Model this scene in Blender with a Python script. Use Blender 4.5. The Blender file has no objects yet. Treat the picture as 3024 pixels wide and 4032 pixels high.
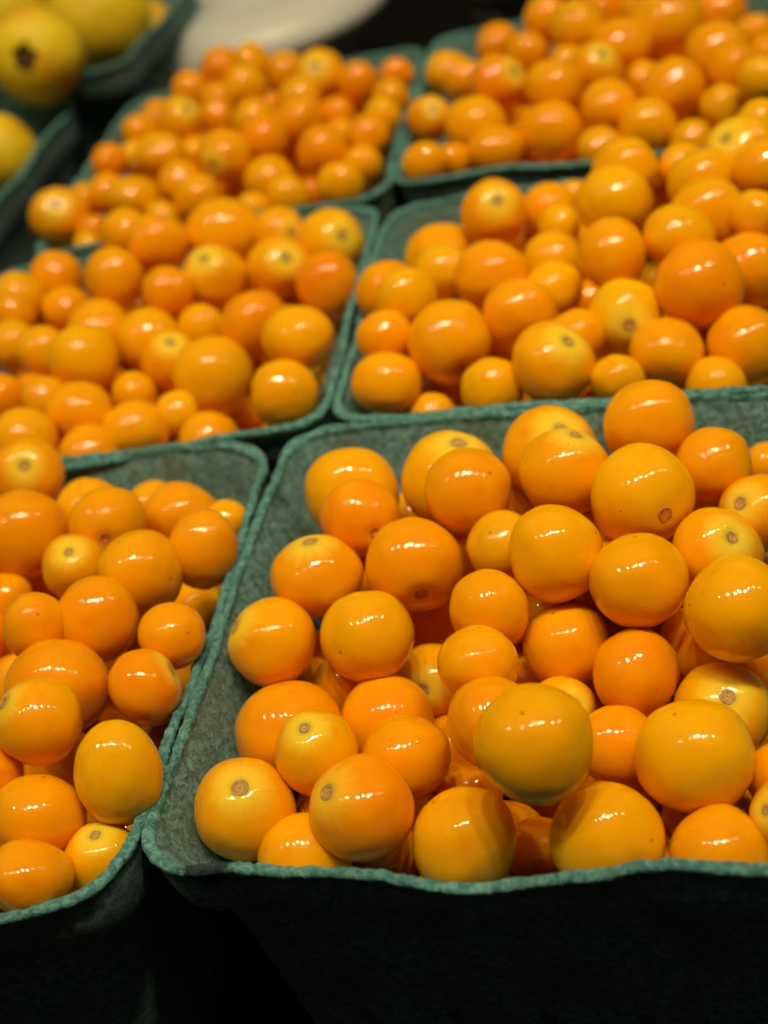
import bpy, bmesh, math, random
from mathutils import Vector, Matrix, Quaternion, noise as mnoise

scene = bpy.context.scene
col = scene.collection
R = math.radians

# ------------------------------------------------------------------ camera
RIM_Z = 0.078                      # height of the basket rims above the table
CAM_Z = RIM_Z + 0.19
cam_data = bpy.data.cameras.new('camera')
cam_data.lens = 25.0
cam_data.sensor_fit = 'VERTICAL'
cam_data.sensor_height = 17.3
cam_data.sensor_width = 17.3
cam_data.clip_start = 0.01
cam_data.clip_end = 50
cam_data.dof.use_dof = True
cam_data.dof.focus_distance = 0.283
cam_data.dof.aperture_fstop = 5.4
cam_data.dof.aperture_blades = 0
camera = bpy.data.objects.new('camera', cam_data)
col.objects.link(camera)
camera.matrix_world = (Matrix.Translation((0, 0, CAM_Z)) @ Matrix.Rotation(R(90 - 34.5), 4, 'X')
                       @ Matrix.Rotation(R(-16.5), 4, 'Z'))
scene.camera = camera

# ------------------------------------------------------------------ world: the dim hall around the stall
world = bpy.data.worlds.new('World')
scene.world = world
world.use_nodes = True
bg = world.node_tree.nodes['Background']
bg.inputs['Color'].default_value = (1.0, 0.80, 0.58, 1)
bg.inputs['Strength'].default_value = 0.018

# ------------------------------------------------------------------ lamps: one row of small spotlights over the stall
LAMPS = [  # x, y, power, bulb diameter
    (-0.98, 0.24, 1.8, 0.070), (-0.46, 0.10, 2.8, 0.070), (-0.10, 0.00, 4.6, 0.075), (0.14, 0.07, 7.0, 0.080),
    (0.42, -0.02, 7.4, 0.085), (0.70, 0.05, 2.6, 0.060), (1.20, 0.10, 2.1, 0.070), (1.90, 0.16, 1.6, 0.080)]
for lx, ly, lp, ls in LAMPS:
    ld = bpy.data.lights.new('spot_lamp', 'AREA')
    ld.shape = 'DISK'
    ld.size = ls
    ld.energy = lp * 0.188
    ld.spread = R(80)
    ld.color = (1.0, 0.80, 0.44)
    lo = bpy.data.objects.new('spot_lamp', ld)
    col.objects.link(lo)
    lo.location = (lx, ly, 1.65)
    lo.rotation_euler = (Vector((0.02, 0.33, 0.08)) - lo.location).to_track_quat('-Z', 'Y').to_euler()

# broad soft fill light added overhead, standing in for bounce from an unseen ceiling
cd = bpy.data.lights.new('overhead_fill', 'AREA')
cd.shape = 'RECTANGLE'
cd.size, cd.size_y = 9.0, 7.0
cd.energy = 11.0
cd.color = (1.0, 0.86, 0.66)
co = bpy.data.objects.new('overhead_fill', cd)
col.objects.link(co)
co.location = (0.0, 2.6, 2.8)

vs = scene.view_settings
vs.view_transform = 'Standard'
vs.look = 'None'
vs.exposure = 0.0
vs.gamma = 1.0
vs.use_curve_mapping = False
scene.cycles.use_denoising = True
scene.cycles.max_bounces = 5
scene.cycles.adaptive_threshold = 0.02
scene.cycles.sample_clamp_indirect = 4.0


# ------------------------------------------------------------------ node helpers
class NT:
    def __init__(self, name):
        self.mat = bpy.data.materials.new(name)
        self.mat.use_nodes = True
        self.t = self.mat.node_tree
        self.b = self.t.nodes['Principled BSDF']

    def n(self, typ, **kw):
        nd = self.t.nodes.new(typ)
        for k, v in kw.items():
            setattr(nd, k, v)
        return nd

    def put(self, sock, v):
        if isinstance(v, bpy.types.NodeSocket):
            self.t.links.new(v, sock)
        else:
            sock.default_value = v

    def math(self, op, a, b=0.0, c=None, clamp=False):
        nd = self.n('ShaderNodeMath', operation=op, use_clamp=clamp)
        self.put(nd.inputs[0], a)
        self.put(nd.inputs[1], b)
        if c is not None:
            self.put(nd.inputs[2], c)
        return nd.outputs[0]

    def vmath(self, op, a, b=None, scale=None):
        nd = self.n('ShaderNodeVectorMath', operation=op)
        self.put(nd.inputs[0], a)
        if b is not None:
            self.put(nd.inputs[1], b)
        if scale is not None:
            self.put(nd.inputs['Scale'], scale)
        return nd.outputs[0]

    def smooth(self, v, a, b, lo=0.0, hi=1.0):
        nd = self.n('ShaderNodeMapRange', interpolation_type='SMOOTHSTEP')
        self.put(nd.inputs['Value'], v)
        nd.inputs['From Min'].default_value = a
        nd.inputs['From Max'].default_value = b
        nd.inputs['To Min'].default_value = lo
        nd.inputs['To Max'].default_value = hi
        return nd.outputs[0]

    def noise(self, vec, scale, detail=3.0, rough=0.55, dist=0.0):
        nd = self.n('ShaderNodeTexNoise')
        if vec is not None:
            self.put(nd.inputs['Vector'], vec)
        nd.inputs['Scale'].default_value = scale
        nd.inputs['Detail'].default_value = detail
        nd.inputs['Roughness'].default_value = rough
        nd.inputs['Distortion'].default_value = dist
        return nd.outputs['Fac']

    def mix(self, fac, a, b, mode='MIX'):
        nd = self.n('ShaderNodeMix', data_type='RGBA', blend_type=mode)
        self.put(nd.inputs['Factor'], fac)
        self.put(nd.inputs[6], a)
        self.put(nd.inputs[7], b)
        return nd.outputs[2]

    def bump(self, height, dist, strength=1.0, normal=None):
        nd = self.n('ShaderNodeBump')
        nd.inputs['Strength'].default_value = strength
        nd.inputs['Distance'].default_value = dist
        self.put(nd.inputs['Height'], height)
        if normal is not None:
            self.put(nd.inputs['Normal'], normal)
        return nd.outputs[0]

    def set(self, **kw):
        for k, v in kw.items():
            self.put(self.b.inputs[k.replace('_', ' ')], v)


def berry_material(name, use_object_colour=True):
    m = NT(name)
    tc = m.n('ShaderNodeTexCoord')
    oi = m.n('ShaderNodeObjectInfo')
    pos = tc.outputs['Object']
    rnd = m.math('MULTIPLY', oi.outputs['Random'], 37.0)
    off = m.n('ShaderNodeCombineXYZ')
    for i in range(3):
        m.put(off.inputs[i], rnd)
    if use_object_colour:
        p = m.vmath('ADD', pos, off.outputs[0])
        basec = oi.outputs['Color']
        sc = 1.0
    else:
        p = m.vmath('SCALE', pos, scale=118.0)
        big = m.noise(m.vmath('SCALE', pos, scale=1.0), 95.0, 1.0)
        basec = m.mix(m.smooth(big, 0.4, 0.6), (0.86, 0.27, 0.004, 1), (0.88, 0.38, 0.008, 1))
        sc = 1.0
    blotch = m.noise(p, 1.3, 2.0, 0.5)
    c = m.mix(m.smooth(blotch, 0.35, 0.70, 0.0, 0.40), basec, m.mix(0.5, basec, (1.0, 0.56, 0.012, 1)))
    dark = m.noise(p, 2.1, 3.0, 0.6)
    c = m.mix(m.smooth(dark, 0.52, 0.78, 0.0, 0.35), c, m.mix(0.55, c, (0.62, 0.17, 0.003, 1)))
    # faint pale pores
    pores = m.n('ShaderNodeTexVoronoi', feature='F1')
    m.put(pores.inputs['Vector'], p)
    pores.inputs['Scale'].default_value = 7.0
    pf = m.smooth(pores.outputs['Distance'], 0.03, 0.085, 0.30, 0.0)
    c = m.mix(pf, c, (0.95, 0.52, 0.06, 1))
    if use_object_colour:
        nrm = m.vmath('NORMALIZE', pos)
        sep = m.n('ShaderNodeSeparateXYZ')
        m.put(sep.inputs[0], nrm)
        z = sep.outputs[2]
        # yellow shoulder round the stem, with pale streaks running down from it
        flat = m.n('ShaderNodeCombineXYZ')
        m.put(flat.inputs[0], sep.outputs[0])
        m.put(flat.inputs[1], sep.outputs[1])
        rays_v = m.vmath('NORMALIZE', flat.outputs[0])
        streak = m.noise(m.vmath('ADD', rays_v, off.outputs[0]), 5.5, 3.0, 0.7)
        zz = m.math('ADD', z, m.math('MULTIPLY', m.math('SUBTRACT', streak, 0.5), 0.26))
        halo = m.smooth(zz, 0.70, 0.985)
        halo = m.math('MULTIPLY', halo, oi.outputs['Alpha'], clamp=True)
        c = m.mix(m.math('MULTIPLY', halo, 0.70), c, (0.94, 0.72, 0.06, 1))
        ring = m.smooth(z, 0.962, 0.982)
        ring = m.math('MULTIPLY', ring, m.math('MULTIPLY', oi.outputs['Alpha'], 0.55), clamp=True)
        c = m.mix(ring, c, (0.62, 0.56, 0.05, 1))
        # the tiny blossom dot at the other end
        tip = m.smooth(z, -0.9996, -0.9988, 0.6, 0.0)
        c = m.mix(tip, c, (0.22, 0.07, 0.01, 1))
    spk = m.n('ShaderNodeTexVoronoi', feature='F1')
    m.put(spk.inputs['Vector'], p)
    spk.inputs['Scale'].default_value = 1.7
    c = m.mix(m.smooth(spk.outputs['Distance'], 0.022, 0.040, 0.75, 0.0), c, (0.20, 0.05, 0.008, 1))
    soft = m.noise(p, 2.6, 2.0, 0.5)
    fine = m.noise(p, 34.0, 2.0, 0.6)
    b1 = m.bump(m.math('MULTIPLY', soft, m.smooth(oi.outputs['Random'], 0.0, 1.0, 0.2, 1.2)), 0.0002, 0.30)
    b2 = m.bump(fine, 0.00002, 0.30, b1)
    patch = m.smooth(m.noise(p, 2.4, 2.0, 0.5), 0.42, 0.66, 0.05, 1.0)
    b3 = m.bump(m.math('MULTIPLY', m.noise(p, 17.0, 2.0, 0.6), patch), 0.00007, 0.30, b1)
    grime = m.noise(p, 9.0, 3.0, 0.6)
    m.set(Base_Color=c, Roughness=m.smooth(grime, 0.3, 0.75, 0.30, 0.45), Normal=b2,
          Subsurface_Weight=(0.55 if use_object_colour else 0.0), Subsurface_Radius=(1.0, 0.42, 0.05), Subsurface_Scale=0.0050,
          Coat_Weight=m.smooth(grime, 0.3, 0.72, 1.0, 0.5), Coat_Roughness=0.06, Coat_IOR=1.54, IOR=1.42, Specular_IOR_Level=0.04)
    m.put(m.b.inputs['Coat Normal'], b3)
    return m.mat


def scar_material(name, c1, c2):
    m = NT(name)
    tc = m.n('ShaderNodeTexCoord')
    nz = m.noise(tc.outputs['Object'], 16.0, 4.0, 0.65)
    c = m.mix(m.smooth(nz, 0.35, 0.68), c1 + (1,), c2 + (1,))
    m.set(Base_Color=c, Roughness=0.6, Normal=m.bump(nz, 0.0004, 0.8))
    return m.mat


def pulp_material(name, teal_a, teal_b, stain, stain_amt, rough_bump):
    m = NT(name)
    tc = m.n('ShaderNodeTexCoord')
    geo = m.n('ShaderNodeNewGeometry')
    p = geo.outputs['Position']
    big = m.noise(p, 55.0, 4.0, 0.6)
    mid = m.noise(p, 620.0, 4.0, 0.65, 0.6)
    fine = m.noise(p, 2300.0, 3.0, 0.7)
    c = m.mix(m.smooth(mid, 0.40, 0.60), teal_a + (1,), teal_b + (1,))
    c = m.mix(m.math('MULTIPLY', m.smooth(big, 0.40, 0.68), stain_amt), c, stain + (1,))
    c = m.mix(m.smooth(fine, 0.50, 0.72, 0.0, 0.38), c, (teal_b[0] * 1.5 + .03, teal_b[1] * 1.25, teal_b[2] * 1.22, 1))
    c = m.mix(m.smooth(fine, 0.48, 0.28, 0.0, 0.45), c, (teal_a[0] * .55, teal_a[1] * .6, teal_a[2] * .62, 1))
    # bluish-purple juice marks, few and small
    juice = m.noise(p, 24.0, 2.0, 0.5)
    c = m.mix(m.smooth(juice, 0.70, 0.76, 0.0, 0.65), c, (0.05, 0.055, 0.085, 1))
    # one dark juice stain soaked into the near left corner of the front basket
    dv = m.n('ShaderNodeVectorMath', operation='DISTANCE')
    m.put(dv.inputs[0], p)
    dv.inputs[1].default_value = (-0.0480, 0.1865, 0.0775)
    dd = m.math('ADD', dv.outputs['Value'], m.math('MULTIPLY', m.math('SUBTRACT', mid, 0.5), 0.006))
    c = m.mix(m.smooth(dd, 0.0036, 0.0056, 0.9, 0.0), c, (0.022, 0.030, 0.060, 1))
    b1 = m.bump(mid, 0.0006 * rough_bump, 0.9)
    b2 = m.bump(fine, 0.0004 * rough_bump, 0.9, b1)
    m.set(Base_Color=c, Roughness=0.92, Normal=b2, Specular_IOR_Level=0.15)
    m.b.inputs['Sheen Weight'].default_value = 0.04
    m.b.inputs['Sheen Roughness'].default_value = 0.6
    return m.mat


def plain_material(name, c1, c2, scale, rough, bumpd=0.0, metallic=0.0, spec=0.5):
    m = NT(name)
    geo = m.n('ShaderNodeNewGeometry')
    nz = m.noise(geo.outputs['Position'], scale, 4.0, 0.6)
    m.set(Base_Color=m.mix(m.smooth(nz, 0.35, 0.65), c1 + (1,), c2 + (1,)), Roughness=rough, Metallic=metallic,
          Specular_IOR_Level=spec)
    if bumpd:
        m.put(m.b.inputs['Normal'], m.bump(nz, bumpd, 0.8))
    return m.mat


def guava_material():
    m = NT('yellow_fruit_skin')
    tc = m.n('ShaderNodeTexCoord')
    oi = m.n('ShaderNodeObjectInfo')
    rnd = m.math('MULTIPLY', oi.outputs['Random'], 23.0)
    off = m.n('ShaderNodeCombineXYZ')
    for i in range(3):
        m.put(off.inputs[i], rnd)
    p = m.vmath('ADD', tc.outputs['Object'], off.outputs[0])
    a = m.noise(p, 1.1, 3.0, 0.5)
    b = m.noise(p, 9.0, 4.0, 0.6)
    c = m.mix(m.smooth(a, 0.40, 0.68), (1.0, 0.74, 0.015, 1), (0.86, 0.48, 0.012, 1))
    c = m.mix(m.smooth(b, 0.5, 0.75, 0.0, 0.3), c, (0.75, 0.62, 0.04, 1))
    m.set(Base_Color=c, Roughness=0.5, Normal=m.bump(b, 0.0008, 0.5), Subsurface_Weight=0.2,
          Subsurface_Radius=(1, .6, .1), Subsurface_Scale=0.003)
    return m.mat


M = {
    'berry': berry_material('berry_skin'),
    'lower': berry_material('lower_berry_skin', False),
    'scar': scar_material('stem_scar_tan', (0.40, 0.19, 0.05), (0.62, 0.37, 0.13)),
    'scar_dark': scar_material('stem_scar_brown', (0.50, 0.15, 0.012), (0.66, 0.26, 0.04)),
    'wall': pulp_material('pulp_wall', (0.095, 0.245, 0.265), (0.265, 0.520, 0.560), (0.160, 0.170, 0.135), 0.60, 2.8),
    'rim': pulp_material('pulp_rim', (0.070, 0.290, 0.320), (0.240, 0.600, 0.650), (0.095, 0.235, 0.230), 0.40, 2.6),
    'guava': guava_material(),
    'calyx': plain_material('dark_calyx', (0.020, 0.008, 0.006), (0.060, 0.022, 0.014), 300, 0.8, 0.0006),
    'white': plain_material('white_glaze', (0.70, 0.74, 0.78), (0.75, 0.79, 0.83), 12, 0.35),
    'steel': plain_material('dull_steel', (0.30, 0.31, 0.31), (0.42, 0.42, 0.41), 40, 0.32, 0.0, 1.0),
    'cloth': plain_material('black_cloth', (0.004, 0.004, 0.005), (0.009, 0.009, 0.010), 260, 0.95, 0.0004, 0.0, 0.08),
}


def mesh_obj(name, verts, faces, mat, parent=None, smooth=True):
    me = bpy.data.meshes.new(name)
    me.from_pydata([tuple(v) for v in verts], [], faces)
    me.update()
    if smooth:
        me.polygons.foreach_set('use_smooth', [True] * len(me.polygons))
    me.materials.append(mat)
    o = bpy.data.objects.new(name, me)
    col.objects.link(o)
    if parent is not None:
        o.parent = parent
    return o


def tag(o, label, cat, group=None):
    o['label'] = label
    o['category'] = cat
    if group:
        o['group'] = group
    return o


def empty(name, loc):
    o = bpy.data.objects.new(name, None)
    o.empty_display_size = 0.02
    col.objects.link(o)
    o.location = loc
    return o


# ------------------------------------------------------------------ the table
tv, tf = [], []
NX = 60
for j in range(NX + 1):
    for i in range(NX + 1):
        x = -1.2 + 2.4 * i / NX
        y = -0.5 + 2.4 * j / NX
        tv.append((x, y, 0.0022 * mnoise.noise(Vector((x * 9, y * 9, 1.7))) - 0.0022))
for j in range(NX):
    for i in range(NX):
        a = j * (NX + 1) + i
        tf.append((a, a + 1, a + NX + 2, a + NX + 1))
table = mesh_obj('table', tv, tf, M['cloth'])
table['kind'] = 'structure'

# ------------------------------------------------------------------ moulded pulp baskets
# (inset from the outer rim line, drop below the rim), from the outside foot over the rim to the inside floor
PROFILE = [(0.0160, 0.0780), (0.0135, 0.0772), (0.0122, 0.0750), (0.0118, 0.0690), (0.0112, 0.0620), (0.0105, 0.0550),
           (0.0092, 0.0420), (0.0078, 0.0290), (0.0068, 0.0200), (0.0058, 0.0168), (0.0026, 0.0150), (0.0014, 0.0130),
           (0.0008, 0.0080), (0.0002, 0.0022),
           (-0.0004, 0.0017), (-0.0006, 0.0007), (-0.0004, 0.0001), (0.0002, -0.0001), (0.0008, -0.0001), (0.0014, 0.0001),
           (0.0016, 0.0006), (0.0015, 0.0020),
           (0.0034, 0.0050), (0.0048, 0.0100), (0.0064, 0.0140), (0.0080, 0.0162), (0.0112, 0.0172), (0.0128, 0.0192),
           (0.0122, 0.0240), (0.0136, 0.0400), (0.0146, 0.0560), (0.0155, 0.0680), (0.0170, 0.0728), (0.0200, 0.0742)]
RIM_A, RIM_B = 13, 21
N_CORN = 14


def outline(corners, inset, rad, N_EDGE=64):
    """Rounded quadrilateral, inset from the corner lines; clockwise list of (point, outward normal, edge index, t)."""
    C = [Vector(c) for c in corners]
    cen = sum(C, Vector((0, 0))) / 4
    lines = []
    for i in range(4):
        a, b = C[i], C[(i + 1) % 4]
        e = (b - a).normalized()
        n = Vector((e.y, -e.x))
        if (cen - a).dot(n) > 0:
            n = -n
        lines.append((a - n * (inset + rad), e, n))

    def cross(l1, l2):
        (p, d, _), (q, e, _) = l1, l2
        den = d.x * e.y - d.y * e.x
        t = ((q.x - p.x) * e.y - (q.y - p.y) * e.x) / den
        return p + d * t
    K = [cross(lines[i - 1], lines[i]) for i in range(4)]      # arc centres
    out = []
    for i in range(4):
        n, nn = lines[i][2], lines[(i + 1) % 4][2]
        a, b = K[i], K[(i + 1) % 4]
        for s in range(N_EDGE):
            t = s / N_EDGE
            out.append((a.lerp(b, t) + n * rad, n, i, t))
        a0, a1 = math.atan2(n.y, n.x), math.atan2(nn.y, nn.x)
        da = (a1 - a0 + math.pi) % (2 * math.pi) - math.pi
        for s in range(N_CORN):
            t = s / N_CORN
            an = a0 + da * t
            nv = Vector((math.cos(an), math.sin(an)))
            out.append((b + nv * rad, nv, i, 1 + t))
    return out


def make_basket(corners, seed, label, wave=None, wobble=1.0, height=RIM_Z, steps=64, corner=0.0125):
    C = [Vector(c) for c in corners]
    cen = sum(C, Vector((0, 0))) / 4
    root = empty('pulp_basket', (cen.x, cen.y, 0))
    tag(root, label, 'basket', 'green pulp baskets on the stall')
    rows = []
    so = Vector((seed * 13.1, seed * 7.7, seed * 3.3))
    for ri, (ins, drop) in enumerate(PROFILE):
        rad = max(0.007, corner - ins * 0.25)
        ring = []
        for p, n, ei, t in outline(corners, ins, rad, steps):
            top = max(0.0, 1 - drop / 0.030)
            w3 = Vector((p.x, p.y, 0)) * 26 + so
            dz = (mnoise.noise(w3) * 0.0016 + mnoise.noise(w3 * 3.1) * 0.0006) * top * wobble
            dn = (mnoise.noise(w3 * 0.8 + Vector((5, 2, 9))) * 0.0016 + mnoise.noise(w3 * 2.6) * 0.0007) * top * wobble
            if wave:
                wz, wn = wave(ei, t)
                dz += wz * top
                dn += wn * top
            f3 = Vector((p.x * 420, p.y * 420, drop * 420)) + so
            g3 = Vector((p.x * 150, p.y * 150, drop * 150)) + so
            dn += mnoise.noise(g3) * 0.00022 + mnoise.noise(f3) * 0.00022
            if RIM_A <= ri <= RIM_B:        # torn, uneven lip
                e3 = Vector((p.x * 210, p.y * 210, 0)) + so
                dz += (mnoise.noise(e3) * 0.00045 + mnoise.noise(f3 * 1.7) * 0.00028) * wobble
                dn += mnoise.noise(e3 * 0.7 + Vector((0, 0, 4))) * 0.0003 + mnoise.noise(f3 * 2.3) * 0.0003
                dz += max(0.0, mnoise.noise(f3 * 2.9)) * 0.0005
            if 0.058 < drop < 0.076 and ri < 6 and t < 1:    # drain slots low in the outer faces
                ph = (t * 5.0) % 1.0
                if abs(ph - 0.5) < 0.07:
                    dn -= 0.0022
            q = p + n * dn
            ring.append(Vector((q.x - cen.x, q.y - cen.y, max(0.0004, height - drop * (height / RIM_Z if drop > 0.02 else 1) + dz))))
        rows.append(ring)
    NR = len(rows[0])

    def strip(a, b, close_floor):
        v, fc = [], []
        for ri in range(a, b + 1):
            v += rows[ri]
        for k in range(b - a):
            for s in range(NR):
                s2 = (s + 1) % NR
                fc.append((k * NR + s, k * NR + s2, (k + 1) * NR + s2, (k + 1) * NR + s))
        return v, fc
    v1, f1 = strip(0, RIM_A, False)
    v2, f2 = strip(RIM_B, len(rows) - 1, True)
    o1 = len(v1)
    f2 = [tuple(i + o1 for i in q) for q in f2]
    v = v1 + v2
    last = len(v) - NR
    f = f1 + f2
    ci = len(v)
    v.append(Vector((0, 0, 0.0038)))
    for s in range(NR):
        f.append((last + s, last + (s + 1) % NR, ci))
    ci2 = len(v)
    v.append(Vector((0, 0, 0.0010)))
    for s in range(NR):
        f.append(((s + 1) % NR, s, ci2))
    mesh_obj('wall', v, f, M['wall'], root)
    vr, fr = strip(RIM_A, RIM_B, False)
    mesh_obj('rim', vr, fr, M['rim'], root)
    return root


CORNERS = {   # rim corners on the table plan: back left, back right, front right, front left
    'A': ((-0.0167,0.3259), (0.1047,0.2740), (0.0614,0.1437), (-0.0616,0.1915)),
    'B': ((-0.1456,0.3638), (-0.0199,0.3235), (-0.0645,0.1843), (-0.1954,0.2015)),
    'C': ((-0.1028,0.4789), (0.0277,0.4466), (-0.0091,0.3216), (-0.1396,0.3539)),
    'D': ((0.0307,0.4427), (0.1497,0.3854), (0.1145,0.2712), (-0.0074,0.3220)),
    'E': ((-0.0522,0.6239), (0.0674,0.5829), (0.0307,0.4516), (-0.0931,0.4861)),
    'F': ((0.0726,0.5876), (0.1989,0.5428), (0.1542,0.4012), (0.0332,0.4588)),
    'G2': ((-0.2090,0.6891),(-0.0755,0.6470),(-0.1163,0.5175),(-0.2498,0.5596)),
    'G1': ((-0.1441,0.8081),(-0.0119,0.7620),(-0.0525,0.6456),(-0.1847,0.6917)),
}


def wave_a(ei, t):
    if ei == 2 and t < 1:       # front edge, running from right to left: a sag left of the middle
        return -0.0030 * math.exp(-((t - 0.52) / 0.14) ** 2) + 0.0010 * math.exp(-((t - 0.24) / 0.06) ** 2), \
               0.0016 * math.exp(-((t - 0.55) / 0.16) ** 2) - 0.001 * math.exp(-((t - 0.26) / 0.07) ** 2)
    return 0.0, 0.0


BASKET_LABELS = {
    'A': 'green pulp basket of berries at the front right, nearest the camera',
    'B': 'green pulp basket of berries at the front left, cut by the left frame edge',
    'C': 'green pulp basket of berries in the middle row, left',
    'D': 'green pulp basket of berries in the middle row, right',
    'E': 'green pulp basket of small berries in the rear row, below the white dish',
    'F': 'green pulp basket heaped with berries at the rear right',
    'G2': 'dark green basket at far left holding the yellow fruit with dark calyx',
    'G1': 'dark green basket behind the yellow fruit, beside the white dish',
}
for si, k in enumerate('ABCDEF'):
    make_basket(CORNERS[k], si + 1, BASKET_LABELS[k], wave_a if k == 'A' else None, steps={'A': 190, 'B': 190, 'C': 120, 'D': 120}.get(k, 64),
                corner=0.017 if k == 'B' else 0.0110)
make_basket(CORNERS['G2'], 9, BASKET_LABELS['G2'])
make_basket(CORNERS['G1'], 10, BASKET_LABELS['G1'], height=0.086)

# ------------------------------------------------------------------ berries
rnd = random.Random(11)


def berry_radius(d, seed, dent):
    """Radius of the unit berry in direction d: stem dent at +Z, blossom dimple at -Z, soft uneven lobes."""
    th = math.acos(max(-1, min(1, d.z)))
    r = 1.0 - dent * math.exp(-(th / 0.22) ** 2) - 0.012 * math.exp(-((math.pi - th) / 0.10) ** 2)
    r += 0.062 * mnoise.noise(d * 1.15 + Vector((seed * 3.7, seed, 0))) + 0.016 * mnoise.noise(d * 2.7 + Vector((0, seed * 5.1, 2)))
    r += 0.010 * math.cos(3 * math.atan2(d.y, d.x) + seed) * math.sin(th) ** 2 * (1 if seed % 2 else 0.3)
    return r


def berry_mesh(seed, dent, nu=48, nv=32):
    v, f = [Vector((0, 0, 1))], []
    for j in range(1, nv):
        th = math.pi * j / nv
        for i in range(nu):
            ph = 2 * math.pi * i / nu
            v.append(Vector((math.sin(th) * math.cos(ph), math.sin(th) * math.sin(ph), math.cos(th))))
    v.append(Vector((0, 0, -1)))
    for i in range(nu):
        f.append((0, 1 + i, 1 + (i + 1) % nu))
        f.append((len(v) - 1, 1 + (nv - 2) * nu + (i + 1) % nu, 1 + (nv - 2) * nu + i))
    for j in range(nv - 2):
        for i in range(nu):
            a, b = 1 + j * nu + i, 1 + j * nu + (i + 1) % nu
            f.append((a, a + nu, b + nu, b))
    v = [d * berry_radius(d, seed, dent) for d in v]
    me = bpy.data.meshes.new('berry')
    me.from_pydata([tuple(q) for q in v], [], f)
    me.polygons.foreach_set('use_smooth', [True] * len(me.polygons))
    me.materials.append(M['berry'])
    return me


def scar_mesh(seed, dent, rad, mat):
    """Round corky scar where the husk stalk broke off: raised ragged ring round a sunken middle."""
    nu, rings = 22, (0.0, 0.30, 0.55, 0.78, 0.92, 1.0, 1.10)
    lift = (0.004, 0.000, 0.006, 0.015, 0.018, 0.008, -0.020)
    v, f = [], []
    for j, (q, h) in enumerate(zip(rings, lift)):
        for i in range(1 if j == 0 else nu):
            ph = 2 * math.pi * i / nu
            rr = rad * q * (1 + 0.10 * mnoise.noise(Vector((math.cos(ph) * 1.8, math.sin(ph) * 1.8, seed * 2.2))))
            d = Vector((rr * math.cos(ph), rr * math.sin(ph), math.sqrt(1 - rr * rr))).normalized()
            bumpy = 0.010 * mnoise.noise(d * 22 + Vector((seed, 0, 0))) if j < 6 else 0
            v.append(d * (berry_radius(d, seed, dent) + h + bumpy))
    for i in range(nu):
        f.append((0, 1 + i, 1 + (i + 1) % nu))
    for j in range(len(rings) - 2):
        for i in range(nu):
            a, b = 1 + j * nu + i, 1 + j * nu + (i + 1) % nu
            f.append((a, a + nu, b + nu, b))
    me = bpy.data.meshes.new('stem_scar')
    me.from_pydata([tuple(q) for q in v], [], f)
    me.polygons.foreach_set('use_smooth', [True] * len(me.polygons))
    me.materials.append(mat)
    return me


VAR = [(s, 0.055 + 0.014 * (s % 4)) for s in range(8)]
BERRY_ME = [berry_mesh(s, d) for s, d in VAR]
SCAR_ME = [scar_mesh(s, d, 0.145 + 0.012 * (s % 3), M['scar']) for s, d in VAR]
SCAR_DK = [scar_mesh(s, d, 0.145 + 0.008 * (s % 3), M['scar_dark']) for s, d in VAR]
SHADES = {'o': (0.94, 0.372, 0.0006), 'd': (0.92, 0.318, 0.0005), 'y': (0.94, 0.425, 0.0008), 'g': (0.89, 0.450, 0.0020)}

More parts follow.
